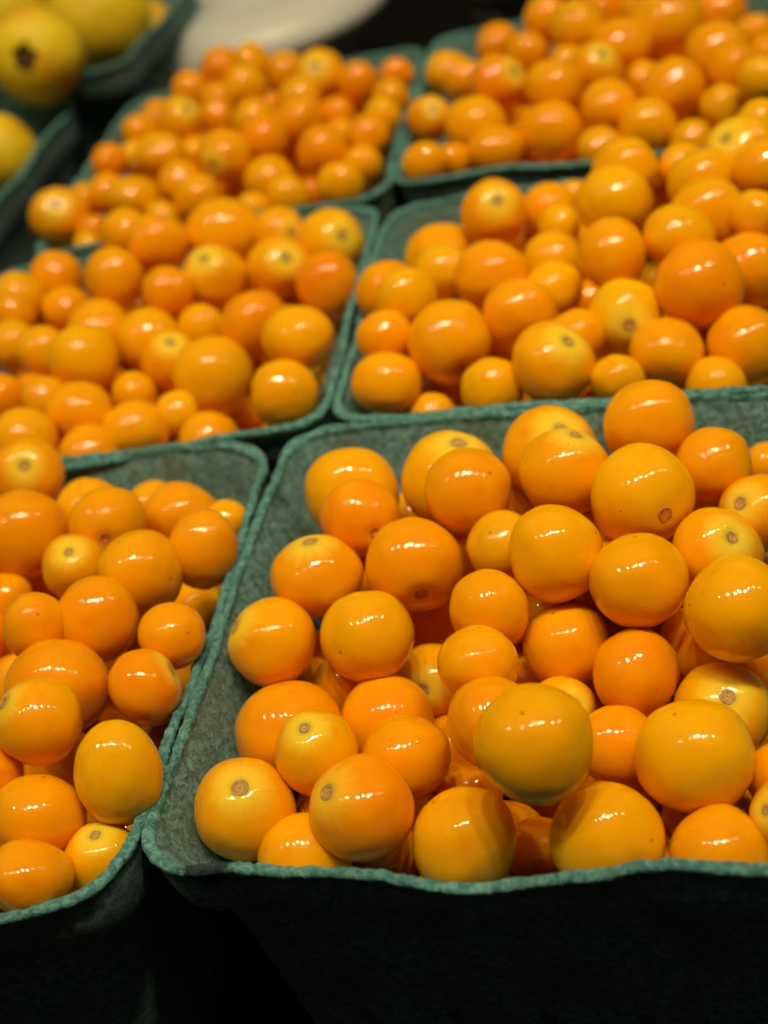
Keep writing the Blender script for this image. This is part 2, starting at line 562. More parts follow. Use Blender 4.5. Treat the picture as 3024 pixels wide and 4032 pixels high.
# basket, x, y, z, radius (mm), length/width, shade, scar kind, yellow shoulder, stem direction, label
BERRIES = [
('A',-0.0062,0.2890,0.0768,11.19,0.929,'y','-',0.25,(0.24,0.97,-0.02),'golden berry, leftmost at back left corner, front right basket'),
('A',-0.0055,0.2704,0.0823,8.84,0.993,'d','n',0.12,(0.28,-0.95,0.09),'deep orange berry with brown scar, fifth from left at left side, front right basket'),
('A',0.0170,0.2818,0.0776,11.46,0.954,'y','h',1.00,(0.34,-0.10,0.94),'golden berry with stem scar, leftmost at back edge middle, front right basket'),
('A',0.0188,0.2637,0.0857,9.52,0.957,'o','-',0.25,(-0.56,0.49,-0.66),'orange berry, third from left at back edge middle, front right basket'),
('A',-0.0179,0.2581,0.0795,10.21,0.843,'o','h',1.00,(0.11,0.16,0.98),'orange berry with stem scar, second from left at left side, front right basket'),
('A',0.0029,0.2531,0.0784,10.62,0.937,'o','n',0.12,(-0.03,-1.00,-0.06),'orange berry with brown scar, eighth from left at left side, front right basket'),
('A',-0.0302,0.2449,0.0759,9.66,0.927,'o','h',1.00,(-0.70,0.09,0.71),'orange berry with stem scar, leftmost at left side, front right basket'),
('A',-0.0106,0.2390,0.0747,9.91,0.950,'y','-',0.25,(0.64,0.68,-0.36),'golden berry, sixth from left at left side, front right basket'),
('A',0.0147,0.2306,0.0793,8.26,0.935,'o','-',0.25,(0.47,0.85,-0.22),'orange berry, third from left at centre, front right basket'),
('A',0.0092,0.2165,0.0789,7.87,0.932,'o','-',0.25,(-0.29,-0.36,-0.89),'orange berry, second from left at centre, front right basket'),
('A',0.0304,0.2861,0.0613,9.54,0.962,'d','-',0.25,(0.06,0.97,0.23),'half-buried deep orange berry, fourth from left at back edge middle, front right basket'),
('A',0.0406,0.2805,0.0776,11.15,0.964,'y','h',1.00,(0.23,-0.47,0.85),'golden berry with stem scar, fifth from left at back edge middle, front right basket'),
('A',0.0399,0.2617,0.0846,9.83,0.954,'o','h',1.00,(0.45,0.09,0.89),'orange berry with stem scar, rightmost at back edge middle, front right basket'),
('A',0.0618,0.2710,0.0841,10.31,0.933,'o','-',0.25,(0.25,0.82,0.51),'orange berry, leftmost at back right corner, front right basket'),
('A',0.0522,0.2462,0.0843,10.89,0.939,'y','n',0.12,(0.21,-0.97,0.10),'golden berry with brown scar, second from left at right side, front right basket'),
('A',0.0703,0.2549,0.0801,8.36,0.997,'o','-',0.25,(0.82,0.47,0.32),'orange berry, third from left at back right corner, front right basket'),
('A',0.0656,0.2644,0.0656,10.15,0.912,'y','-',0.25,(0.85,-0.12,-0.51),'half-buried golden berry, second from left at back right corner, front right basket'),
('A',0.0743,0.2395,0.0762,8.51,0.928,'o','h',1.00,(-0.57,-0.29,0.76),'orange berry with stem scar, fourth from left at back right corner, front right basket'),
('A',0.0866,0.2677,0.0667,5.33,0.912,'o','-',0.25,(-0.17,0.34,-0.92),'orange berry, rightmost at back right corner, front right basket'),
('A',0.0308,0.2359,0.0842,9.99,0.956,'y','-',0.25,(-0.92,0.16,-0.36),'golden berry, sixth from left at centre, front right basket'),
('A',0.0439,0.2233,0.0817,9.79,0.931,'o','-',0.25,(-0.17,-0.34,-0.92),'orange berry, leftmost at right side, front right basket'),
('A',0.0617,0.2290,0.0784,9.22,0.849,'o','h',1.00,(0.30,-0.55,0.78),'orange berry with stem scar, fourth from left at right side, front right basket'),
('A',0.0582,0.2075,0.0815,10.14,0.982,'y','-',0.25,(0.91,-0.05,-0.41),'golden berry, sixth from left at right side, front right basket'),
('A',0.0219,0.2492,0.0800,7.50,0.910,'g','-',0.25,(0.30,0.38,-0.88),'greenish gold berry, fourth from left at centre, front right basket'),
('A',0.0161,0.2778,0.0597,8.47,0.946,'d','-',0.25,(-0.37,0.85,-0.37),'half-buried deep orange berry, second from left at back edge middle, front right basket'),
('A',0.0279,0.2263,0.0684,8.71,0.979,'o','-',0.25,(0.14,-0.08,-0.99),'orange berry, eighth from left at centre, front right basket'),
('A',0.0381,0.2123,0.0685,9.21,0.918,'d','-',0.25,(-0.85,0.53,0.00),'deep orange berry, rightmost at centre, front right basket'),
('A',0.0530,0.2204,0.0631,8.44,0.997,'d','-',0.25,(0.89,0.44,0.09),'half-buried deep orange berry, third from left at right side, front right basket'),
('A',0.0511,0.2016,0.0631,9.20,0.967,'y','h',1.00,(0.03,-0.50,0.86),'golden berry with stem scar, fifth from left at right side, front right basket'),
('A',0.0411,0.1867,0.0694,10.83,0.967,'y','-',0.25,(0.19,-0.16,-0.97),'golden berry, leftmost at front right corner, front right basket'),
('A',0.0136,0.1847,0.0856,10.52,0.992,'y','-',0.25,(0.10,0.24,-0.97),'golden berry, fifth from left at front edge middle, front right basket'),
('A',0.0224,0.2127,0.0644,6.99,0.984,'o','h',1.00,(0.38,-0.64,0.67),'orange berry with stem scar, seventh from left at centre, front right basket'),
('A',0.0082,0.2008,0.0777,8.89,0.913,'d','-',0.25,(0.85,0.52,-0.12),'deep orange berry, fourth from left at front edge middle, front right basket'),
('A',0.0298,0.1991,0.0645,7.91,0.915,'o','-',0.25,(-0.56,0.58,-0.60),'orange berry, eighth from left at front edge middle, front right basket'),
('A',0.0262,0.2117,0.0445,7.61,0.932,'d','-',0.25,(0.58,0.80,0.15),'half-buried deep orange berry, ninth from left at centre, front right basket'),
('A',0.0320,0.2015,0.0512,6.55,0.967,'d','-',0.25,(0.05,-0.32,-0.95),'half-buried deep orange berry, rightmost at front edge middle, front right basket'),
('A',0.0215,0.1790,0.0638,10.06,0.995,'y','-',0.25,(-0.68,0.64,-0.35),'golden berry, seventh from left at front edge middle, front right basket'),
('A',0.0390,0.1707,0.0605,9.06,0.986,'o','-',0.25,(0.80,-0.30,-0.52),'orange berry, second from left at front right corner, front right basket'),
('A',0.0522,0.1721,0.0648,6.49,0.941,'y','h',1.00,(-0.71,-0.23,0.67),'golden berry with stem scar, rightmost at front right corner, front right basket'),
('A',0.0557,0.1831,0.0612,6.83,0.956,'o','-',0.25,(0.90,0.44,-0.05),'orange berry, third from left at front right corner, front right basket'),
('A',0.0097,0.1946,0.0479,6.71,0.911,'d','-',0.25,(0.77,-0.02,-0.64),'half-buried deep orange berry, sixth from left at front edge middle, front right basket'),
('A',-0.0029,0.1890,0.0626,10.06,0.953,'y','-',0.25,(0.37,-0.42,-0.83),'golden berry, second from left at front edge middle, front right basket'),
('A',0.0005,0.2126,0.0500,6.77,0.950,'d','-',0.25,(0.28,-0.14,-0.95),'half-buried deep orange berry, third from left at front edge middle, front right basket'),
('A',-0.0094,0.2100,0.0667,8.82,0.962,'o','-',0.25,(0.02,-0.48,-0.88),'orange berry, leftmost at front edge middle, front right basket'),
('A',-0.0196,0.1966,0.0704,9.96,0.947,'d','c',0.60,(-0.52,-0.13,0.85),'deep orange berry with cracked skin, fifth from left at front left corner, front right basket'),
('A',-0.0258,0.2122,0.0728,8.23,0.999,'y','h',1.00,(-0.03,-0.16,0.99),'golden berry with stem scar, fourth from left at front left corner, front right basket'),
('A',-0.0315,0.2277,0.0661,11.11,0.954,'d','-',0.25,(-0.18,-0.41,-0.89),'deep orange berry, second from left at front left corner, front right basket'),
('A',-0.0115,0.2268,0.0611,10.16,0.951,'d','-',0.25,(0.91,0.34,-0.24),'deep orange berry, seventh from left at left side, front right basket'),
('A',-0.0419,0.2077,0.0680,9.99,0.973,'o','h',1.00,(0.15,-0.34,0.93),'orange berry with stem scar, leftmost at front left corner, front right basket'),
('A',-0.0329,0.1960,0.0624,8.90,0.993,'o','-',0.25,(-0.26,0.93,0.26),'orange berry, third from left at front left corner, front right basket'),
('A',0.0000,0.2416,0.0557,8.35,0.996,'y','h',1.00,(-0.35,-0.78,0.52),'half-buried golden berry with stem scar, rightmost at left side, front right basket'),
('A',-0.0241,0.2552,0.0573,8.34,0.940,'d','-',0.25,(-0.42,0.89,-0.19),'half-buried deep orange berry, third from left at left side, front right basket'),
('A',-0.0184,0.2420,0.0606,7.46,0.969,'d','-',0.25,(0.75,0.60,-0.27),'half-buried deep orange berry, fourth from left at left side, front right basket'),
('A',0.0001,0.2271,0.0474,8.44,0.979,'d','-',0.25,(0.28,0.36,-0.89),'half-buried deep orange berry, leftmost at centre, front right basket'),
('A',-0.0186,0.2009,0.0516,7.29,0.973,'d','-',0.25,(-0.20,-0.03,-0.98),'half-buried deep orange berry, rightmost at front left corner, front right basket'),
('A',0.0026,0.2576,0.0558,8.41,0.944,'d','-',0.25,(-0.08,0.39,-0.92),'half-buried deep orange berry, ninth from left at left side, front right basket'),
('A',0.0053,0.2957,0.0597,7.57,0.930,'y','-',0.25,(0.89,0.44,-0.05),'half-buried golden berry, rightmost at back left corner, front right basket'),
('A',0.0205,0.2409,0.0479,6.20,0.915,'d','-',0.25,(-0.21,0.97,-0.11),'half-buried deep orange berry, fifth from left at centre, front right basket'),
('A',0.0659,0.2167,0.0546,6.79,0.934,'d','-',0.25,(-0.34,0.87,-0.35),'half-buried deep orange berry, rightmost at right side, front right basket'),
('B',-0.0840,0.3293,0.0840,9.27,0.916,'o','h',1.00,(0.19,-0.69,0.70),'orange berry with stem scar, third from left at back edge middle, front left basket'),
('B',-0.0958,0.3399,0.0812,4.69,0.983,'d','-',0.25,(0.24,0.76,0.60),'deep orange berry, leftmost at back edge middle, front left basket'),
('B',-0.0846,0.3042,0.0822,11.04,0.983,'d','-',0.25,(0.56,0.78,0.28),'deep orange berry, second from left at back edge middle, front left basket'),
('B',-0.0704,0.3169,0.0759,8.39,0.992,'y','-',0.25,(-0.05,0.14,-0.99),'golden berry, rightmost at back edge middle, front left basket'),
('B',-0.0633,0.2968,0.0827,9.38,0.934,'o','n',0.12,(-0.03,-0.97,0.22),'orange berry with brown scar, leftmost at back right corner, front left basket'),
('B',-0.0559,0.3208,0.0686,7.25,0.961,'y','-',0.25,(0.34,0.82,-0.46),'half-buried golden berry, second from left at back right corner, front left basket'),
('B',-0.0480,0.3079,0.0726,9.30,0.917,'o','-',0.25,(-0.38,-0.26,-0.89),'orange berry, third from left at back right corner, front left basket'),
('B',-0.0370,0.2996,0.0727,5.32,0.999,'y','-',0.25,(0.07,0.18,-0.98),'golden berry, rightmost at back right corner, front left basket'),
('B',-0.0415,0.2770,0.0819,8.24,1.128,'o','-',0.25,(-0.45,-0.28,-0.85),'orange berry, rightmost at right side, front left basket'),
('B',-0.0712,0.2827,0.0837,7.60,0.962,'o','h',1.00,(0.13,-0.44,0.89),'orange berry with stem scar, fourth from left at right side, front left basket'),
('B',-0.0553,0.2711,0.0844,9.62,0.932,'o','-',0.25,(-0.76,0.64,-0.04),'orange berry, eighth from left at right side, front left basket'),
('B',-0.0652,0.2579,0.0851,9.01,1.044,'d','-',0.25,(-0.50,-0.33,-0.80),'deep orange berry, fifth from left at right side, front left basket'),
('B',-0.0774,0.2568,0.0886,7.22,1.071,'d','t',0.25,(-0.34,0.55,-0.76),'deep orange berry with tiny tip dot, leftmost at right side, front left basket'),
('B',-0.0914,0.2901,0.0750,6.72,0.990,'d','-',0.25,(-0.97,0.22,-0.12),'deep orange berry, rightmost at centre, front left basket'),
('B',-0.0508,0.2914,0.0562,7.29,0.967,'y','-',0.25,(-0.79,0.60,0.11),'half-buried golden berry, fourth from left at back right corner, front left basket'),
('B',-0.0499,0.2481,0.0827,7.13,0.981,'o','-',0.25,(-0.61,0.67,-0.42),'orange berry, tenth from left at right side, front left basket'),
('B',-0.0953,0.2785,0.0762,6.04,0.964,'d','-',0.25,(-0.95,0.28,0.16),'deep orange berry, leftmost at centre, front left basket'),
('B',-0.0563,0.2345,0.0822,8.12,0.884,'d','h',1.00,(0.96,0.09,0.28),'deep orange berry with stem scar, ninth from left at right side, front left basket'),
('B',-0.0745,0.2417,0.0830,10.78,0.920,'d','-',0.25,(-0.25,-0.37,-0.89),'deep orange berry, second from left at right side, front left basket'),
('B',-0.0755,0.2252,0.0891,8.54,0.978,'o','h',1.00,(-0.60,0.06,0.80),'orange berry with stem scar, fourth from left at front right corner, front left basket'),
('B',-0.0621,0.2110,0.0830,8.47,1.208,'g','-',0.25,(-0.14,-0.42,-0.89),'greenish gold berry, rightmost at front right corner, front left basket'),
('B',-0.0718,0.2675,0.0479,6.38,0.948,'d','-',0.25,(0.28,0.94,0.20),'half-buried deep orange berry, seventh from left at right side, front left basket'),
('B',-0.0794,0.2104,0.0783,9.17,0.891,'o','-',0.25,(-0.41,-0.45,-0.79),'orange berry, third from left at front right corner, front left basket'),
('B',-0.0807,0.1962,0.0782,8.18,0.833,'d','-',0.25,(-0.40,-0.48,-0.78),'deep orange berry, second from left at front right corner, front left basket'),
('B',-0.0690,0.2014,0.0721,7.30,0.953,'y','h',1.00,(0.14,-0.02,0.99),'golden berry with stem scar, fifth from left at front right corner, front left basket'),
('B',-0.0866,0.2209,0.0831,5.64,0.922,'d','-',0.25,(-0.99,0.13,-0.07),'deep orange berry, leftmost at front right corner, front left basket'),
('B',-0.0825,0.2435,0.0601,7.71,0.939,'d','-',0.25,(-0.11,0.85,0.51),'half-buried deep orange berry, third from left at right side, front left basket'),
('B',-0.0880,0.3127,0.0619,6.59,1.000,'d','-',0.25,(-0.65,0.11,-0.75),'half-buried deep orange berry, fourth from left at back edge middle, front left basket'),
('B',-0.0720,0.2714,0.0612,6.30,0.968,'d','-',0.25,(-0.90,0.30,-0.32),'half-buried deep orange berry, sixth from left at right side, front left basket'),
('C',-0.0815,0.4603,0.0784,8.97,0.963,'o','-',0.25,(-0.42,0.28,-0.86),'orange berry, third from left at back left corner, middle left basket'),
('C',-0.0933,0.4482,0.0803,8.59,0.980,'y','-',0.25,(-0.89,0.17,-0.41),'golden berry, second from left at back left corner, middle left basket'),
('C',-0.0933,0.4330,0.0822,7.22,0.932,'o','-',0.25,(-0.91,0.13,-0.40),'orange berry, leftmost at back left corner, middle left basket'),
('C',-0.0591,0.4291,0.0858,9.77,0.911,'o','-',0.25,(0.80,0.59,-0.10),'orange berry, leftmost at back edge middle, middle left basket'),
('C',-0.0432,0.4131,0.0835,8.05,0.935,'d','-',0.25,(0.67,0.59,0.45),'deep orange berry, fifth from left at centre, middle left basket'),
('C',-0.0444,0.4406,0.0878,9.87,0.980,'o','-',0.25,(-0.31,0.84,0.45),'orange berry, fourth from left at back edge middle, middle left basket'),
('C',-0.0539,0.4555,0.0879,8.51,0.990,'y','-',0.25,(-0.85,0.08,-0.51),'golden berry, second from left at back edge middle, middle left basket'),
('C',-0.0295,0.4223,0.0794,10.47,1.043,'y','h',1.00,(-0.09,-0.47,0.88),'golden berry with stem scar, fifth from left at back edge middle, middle left basket'),
('C',-0.0237,0.4457,0.0821,12.29,0.968,'o','-',0.25,(-0.35,0.22,-0.91),'orange berry, rightmost at back edge middle, middle left basket'),
('C',-0.0096,0.4207,0.0773,10.10,0.956,'o','h',1.00,(0.34,-0.73,0.59),'orange berry with stem scar, second from left at back right corner, middle left basket'),
('C',-0.0068,0.4372,0.0814,8.31,0.925,'y','h',1.00,(0.52,-0.83,0.20),'golden berry with stem scar, leftmost at back right corner, middle left basket'),
('C',0.0084,0.4287,0.0771,10.40,0.968,'y','h',1.00,(0.36,-0.81,0.45),'golden berry with stem scar, rightmost at back right corner, middle left basket'),
('C',0.0032,0.4060,0.0733,9.83,1.125,'d','-',0.25,(-0.08,-0.14,-0.99),'deep orange berry, rightmost at right side, middle left basket'),
('C',-0.0789,0.4417,0.0750,8.18,0.921,'o','-',0.25,(-0.21,-0.06,-0.98),'orange berry, rightmost at back left corner, middle left basket'),
('C',-0.0675,0.4145,0.0765,10.28,0.977,'y','-',0.25,(0.28,0.66,-0.70),'golden berry, second from left at centre, middle left basket'),
('C',-0.0706,0.3894,0.0816,10.24,0.983,'y','-',0.25,(-0.26,-0.12,-0.96),'golden berry, leftmost at centre, middle left basket'),
('C',-0.0837,0.4068,0.0788,8.37,0.947,'y','-',0.25,(0.50,0.72,0.48),'golden berry, rightmost at left side, middle left basket'),
('C',-0.0946,0.4185,0.0786,8.18,0.925,'y','-',0.25,(0.40,0.75,-0.53),'golden berry, second from left at left side, middle left basket'),
('C',-0.0525,0.4023,0.0752,9.86,0.979,'y','-',0.25,(-0.34,0.22,-0.91),'golden berry, fourth from left at centre, middle left basket'),
('C',-0.0366,0.4038,0.0734,7.34,0.944,'y','-',0.25,(-0.53,0.68,-0.51),'golden berry, rightmost at centre, middle left basket'),
('C',-0.0466,0.3860,0.0746,8.58,1.066,'o','h',1.00,(0.23,-0.43,0.87),'orange berry with stem scar, sixth from left at centre, middle left basket'),
('C',-0.0354,0.3713,0.0739,11.08,1.037,'y','-',0.25,(-0.30,-0.18,-0.94),'golden berry, second from left at front right corner, middle left basket'),
('C',-0.0203,0.3847,0.0787,10.12,0.937,'d','-',0.25,(-0.22,0.94,0.27),'deep orange berry, third from left at right side, middle left basket'),
('C',-0.0087,0.3556,0.0856,9.65,0.931,'y','-',0.25,(0.01,-0.16,-0.99),'golden berry, rightmost at front right corner, middle left basket'),
('C',-0.0162,0.3402,0.0790,9.24,0.949,'y','t',0.25,(-0.36,0.84,-0.41),'golden berry with tiny tip dot, third from left at front right corner, middle left basket'),
('C',-0.0276,0.3939,0.0606,6.02,0.986,'d','-',0.25,(0.78,0.59,0.19),'half-buried deep orange berry, second from left at right side, middle left basket'),
('C',-0.0969,0.3891,0.0774,7.11,0.986,'d','-',0.25,(-0.50,0.62,0.61),'deep orange berry, leftmost at left side, middle left basket'),
('C',-0.0892,0.3967,0.0729,5.00,0.990,'d','-',0.25,(-0.85,0.39,-0.34),'deep orange berry, third from left at left side, middle left basket'),
('C',-0.0827,0.3779,0.0783,7.33,0.911,'o','-',0.25,(-0.52,-0.06,-0.85),'orange berry, second from left at front edge middle, middle left basket'),
('C',-0.0729,0.3654,0.0779,9.55,0.901,'o','-',0.25,(-0.30,-0.20,-0.93),'orange berry, third from left at front edge middle, middle left basket'),
('C',-0.0587,0.3779,0.0722,6.39,0.927,'y','-',0.25,(-0.44,0.39,-0.81),'golden berry, fifth from left at front edge middle, middle left basket'),
('C',-0.0588,0.3565,0.0723,9.19,0.906,'o','-',0.25,(-0.26,-0.21,-0.94),'orange berry, sixth from left at front edge middle, middle left basket'),
('C',-0.0472,0.3617,0.0709,6.49,0.936,'y','-',0.25,(0.66,0.16,-0.74),'golden berry, rightmost at front edge middle, middle left basket'),
('C',-0.0713,0.3492,0.0731,8.43,0.999,'o','-',0.25,(-0.67,0.71,0.22),'orange berry, fourth from left at front edge middle, middle left basket'),
('C',-0.0873,0.3537,0.0805,9.16,0.969,'y','-',0.25,(-0.71,0.54,-0.45),'golden berry, leftmost at front edge middle, middle left basket'),
('C',-0.0397,0.3450,0.0685,8.63,0.942,'o','-',0.25,(-0.84,0.52,0.16),'orange berry, leftmost at front right corner, middle left basket'),
('C',-0.0312,0.3800,0.0546,6.11,0.922,'d','-',0.25,(-0.14,-0.14,-0.98),'half-buried deep orange berry, leftmost at right side, middle left basket'),
('C',-0.0574,0.4457,0.0660,5.47,0.943,'d','-',0.25,(0.28,0.92,0.28),'half-buried deep orange berry, third from left at back edge middle, middle left basket'),
('C',-0.0679,0.4074,0.0638,5.12,0.917,'d','-',0.25,(0.40,0.81,0.43),'half-buried deep orange berry, third from left at centre, middle left basket'),
('D',0.0547,0.3918,0.0880,9.61,0.949,'o','h',1.00,(0.10,-0.72,0.69),'orange berry with stem scar, second from left at back left corner, middle right basket'),
('D',0.0719,0.4001,0.0796,8.61,0.950,'o','-',0.25,(0.17,0.11,-0.98),'orange berry, leftmost at back edge middle, middle right basket'),
('D',0.0713,0.3854,0.0809,6.60,0.917,'y','-',0.25,(0.96,0.21,-0.21),'golden berry, second from left at back edge middle, middle right basket'),
('D',0.0852,0.3718,0.0896,10.43,0.974,'y','-',0.25,(0.74,0.61,-0.29),'golden berry, rightmost at centre, middle right basket'),
('D',0.0752,0.3402,0.0910,9.04,1.031,'o','-',0.25,(-0.08,-0.15,-0.99),'orange berry, fifth from left at centre, middle right basket'),
('D',0.0929,0.3405,0.0902,9.19,0.908,'y','-',0.25,(-0.33,-0.06,-0.94),'golden berry, leftmost at right side, middle right basket'),
('D',0.1049,0.3533,0.0871,10.47,0.949,'y','-',0.25,(-0.00,1.00,0.04),'golden berry, third from left at right side, middle right basket'),
('D',0.0934,0.3895,0.0894,9.89,0.911,'y','-',0.25,(0.53,0.57,-0.63),'golden berry, fourth from left at back edge middle, middle right basket'),
('D',0.1096,0.3886,0.0860,7.09,0.941,'y','-',0.25,(-0.41,0.90,0.14),'golden berry, leftmost at back right corner, middle right basket'),
('D',0.1096,0.3700,0.0887,9.78,0.931,'y','-',0.25,(-0.28,0.85,0.44),'golden berry, second from left at back right corner, middle right basket'),
('D',0.1239,0.3794,0.0903,10.08,0.912,'y','h',1.00,(-0.55,-0.38,0.75),'golden berry with stem scar, third from left at back right corner, middle right basket'),
('D',0.1243,0.3614,0.0915,8.54,0.913,'o','-',0.25,(0.10,0.64,-0.76),'orange berry, rightmost at back right corner, middle right basket'),
('D',0.1338,0.3902,0.0915,7.37,0.912,'y','-',0.25,(0.47,0.14,-0.87),'golden berry, fourth from left at back right corner, middle right basket'),
('D',0.1141,0.3424,0.0886,6.99,0.919,'y','-',0.25,(0.93,0.35,-0.06),'golden berry, rightmost at right side, middle right basket'),
('D',0.1043,0.3957,0.0754,7.42,0.997,'y','-',0.25,(0.10,0.77,0.63),'half-buried golden berry, rightmost at back edge middle, middle right basket'),
('D',0.0818,0.4089,0.0775,5.19,0.994,'y','-',0.25,(-0.71,0.69,0.13),'half-buried golden berry, third from left at back edge middle, middle right basket'),
('D',0.0370,0.3958,0.0760,11.38,0.922,'y','-',0.25,(0.67,0.45,-0.59),'golden berry, leftmost at back left corner, middle right basket'),
('D',0.0349,0.3768,0.0819,7.87,0.981,'g','-',0.25,(0.51,0.13,-0.85),'greenish gold berry, third from left at left side, middle right basket'),
('D',0.0463,0.3628,0.0835,10.33,0.928,'o','-',0.25,(-0.15,-0.14,-0.98),'orange berry, rightmost at left side, middle right basket'),
('D',0.0186,0.3727,0.0825,9.08,0.983,'o','-',0.25,(-0.48,0.50,-0.72),'orange berry, leftmost at left side, middle right basket'),
('D',0.0220,0.3567,0.0871,8.68,0.919,'y','-',0.25,(-0.68,0.73,0.10),'golden berry, second from left at left side, middle right basket'),
('D',0.0485,0.3400,0.0814,10.16,0.930,'o','-',0.25,(-0.15,0.99,0.03),'orange berry, leftmost at front edge middle, middle right basket'),
('D',0.0285,0.3360,0.0822,10.99,0.977,'o','n',0.12,(0.03,-0.96,-0.27),'orange berry with brown scar, fifth from left at front left corner, middle right basket'),
('D',0.0131,0.3446,0.0844,7.42,0.979,'o','-',0.25,(0.08,-0.10,-0.99),'orange berry, leftmost at front left corner, middle right basket'),
('D',0.0101,0.3308,0.0787,9.16,0.885,'o','-',0.25,(-0.20,-0.20,-0.96),'orange berry, second from left at front left corner, middle right basket'),
('D',0.0650,0.3715,0.0779,8.60,0.978,'y','-',0.25,(0.85,0.17,-0.50),'golden berry, leftmost at centre, middle right basket'),
('D',0.0605,0.3532,0.0787,8.44,0.930,'y','-',0.25,(0.33,0.01,-0.94),'golden berry, second from left at centre, middle right basket'),
('D',0.0627,0.4043,0.0682,5.94,0.933,'d','-',0.25,(-0.23,0.93,0.28),'half-buried deep orange berry, rightmost at back left corner, middle right basket'),
('D',0.0591,0.3229,0.0806,7.11,0.979,'o','-',0.25,(0.41,-0.08,-0.91),'orange berry, third from left at front edge middle, middle right basket'),
('D',0.0501,0.3116,0.0821,10.41,0.903,'y','h',1.00,(0.45,-0.44,0.78),'golden berry with stem scar, second from left at front edge middle, middle right basket'),
('D',0.0727,0.3260,0.0802,9.74,0.939,'g','h',1.00,(-0.15,-0.95,0.28),'greenish gold berry with stem scar, fifth from left at front edge middle, middle right basket'),
('D',0.0916,0.3224,0.0853,11.09,0.954,'d','-',0.25,(-0.34,0.88,-0.33),'deep orange berry, leftmost at front right corner, middle right basket'),
('D',0.1077,0.3318,0.0797,10.42,0.952,'o','-',0.25,(-0.62,0.38,-0.69),'orange berry, fourth from left at right side, middle right basket'),
('D',0.0775,0.3089,0.0774,9.28,0.906,'o','-',0.25,(-0.37,-0.12,-0.92),'orange berry, rightmost at front edge middle, middle right basket'),
('D',0.0971,0.3079,0.0729,10.13,0.937,'o','-',0.25,(-0.66,0.70,-0.27),'orange berry, rightmost at front right corner, middle right basket'),
('D',0.0633,0.3035,0.0770,6.70,0.937,'y','-',0.25,(0.69,0.64,0.34),'golden berry, fourth from left at front edge middle, middle right basket'),
('D',0.0849,0.2966,0.0715,7.39,0.991,'o','-',0.25,(-0.07,1.00,0.03),'orange berry, second from left at front right corner, middle right basket'),
('D',0.0345,0.3152,0.0777,7.94,0.991,'y','-',0.25,(0.63,0.08,-0.78),'golden berry, rightmost at front left corner, middle right basket'),
('D',0.0190,0.3240,0.0694,6.31,0.921,'o','-',0.25,(-0.38,0.72,-0.58),'orange berry, third from left at front left corner, middle right basket'),
('D',0.0965,0.3913,0.0514,6.38,0.956,'y','-',0.25,(-0.05,0.21,-0.98),'half-buried golden berry, fifth from left at back edge middle, middle right basket'),
('D',0.0720,0.3657,0.0656,6.18,0.985,'d','-',0.25,(-0.01,0.42,-0.91),'half-buried deep orange berry, third from left at centre, middle right basket'),
('D',0.0699,0.3535,0.0558,5.90,0.964,'d','-',0.25,(-0.17,0.88,0.44),'half-buried deep orange berry, fourth from left at centre, middle right basket'),
('D',0.0247,0.3463,0.0620,6.79,0.963,'d','-',0.25,(0.67,0.63,-0.39),'half-buried deep orange berry, fourth from left at front left corner, middle right basket'),
('D',0.0981,0.3465,0.0563,5.40,0.996,'d','-',0.25,(-0.42,0.91,-0.02),'half-buried deep orange berry, second from left at right side, middle right basket'),
('E',-0.0805,0.5074,0.0804,10.79,0.982,'o','h',1.00,(0.14,-0.65,0.75),'orange berry with stem scar, leftmost at front left corner, rear left basket'),
('E',-0.0717,0.5242,0.0776,6.57,0.997,'g','-',0.25,(-0.75,0.07,-0.66),'greenish gold berry, second from left at front left corner, rear left basket'),
('E',-0.0618,0.5101,0.0828,7.24,0.955,'o','-',0.25,(-0.39,0.91,0.16),'orange berry, fifth from left at front left corner, rear left basket'),
('E',-0.0524,0.4958,0.0837,9.21,0.811,'y','-',0.25,(-0.23,-0.06,-0.97),'golden berry, seventh from left at front left corner, rear left basket'),
('E',-0.0587,0.5214,0.0898,6.69,0.937,'d','-',0.25,(0.49,0.07,-0.87),'deep orange berry, sixth from left at front left corner, rear left basket'),
('E',-0.0464,0.5414,0.0902,7.32,0.941,'o','-',0.25,(0.62,0.54,0.57),'orange berry, rightmost at left side, rear left basket'),
('E',-0.0414,0.5835,0.0794,7.79,0.920,'o','-',0.25,(0.60,0.23,-0.77),'orange berry, leftmost at back left corner, rear left basket'),
('E',-0.0311,0.5423,0.0898,8.93,0.995,'y','h',1.00,(0.49,-0.59,0.64),'golden berry with stem scar, leftmost at centre, rear left basket'),
('E',-0.0495,0.5291,0.0858,6.56,0.954,'y','h',1.00,(0.01,-0.95,0.31),'golden berry with stem scar, leftmost at left side, rear left basket'),
('E',-0.0402,0.5176,0.0880,9.02,0.909,'y','-',0.25,(-0.30,-0.04,-0.95),'golden berry, rightmost at front left corner, rear left basket'),
('E',-0.0352,0.5016,0.0819,8.30,0.930,'y','-',0.25,(-0.44,0.54,-0.72),'golden berry, second from left at front edge middle, rear left basket'),
('E',-0.0289,0.5304,0.0803,6.38,0.986,'y','-',0.25,(0.44,0.76,0.49),'golden berry, second from left at centre, rear left basket'),
('E',-0.0305,0.4861,0.0808,8.45,0.972,'o','-',0.25,(0.66,0.16,-0.73),'orange berry, third from left at front edge middle, rear left basket'),
('E',-0.0697,0.4978,0.0753,6.32,0.937,'d','-',0.25,(-0.57,0.82,0.04),'deep orange berry, fourth from left at front left corner, rear left basket'),
('E',-0.0721,0.4885,0.0749,5.01,0.988,'y','-',0.25,(0.12,0.61,0.78),'golden berry, third from left at front left corner, rear left basket'),
('E',-0.0444,0.4825,0.0788,6.47,0.932,'y','-',0.25,(0.61,0.68,0.40),'golden berry, leftmost at front edge middle, rear left basket'),
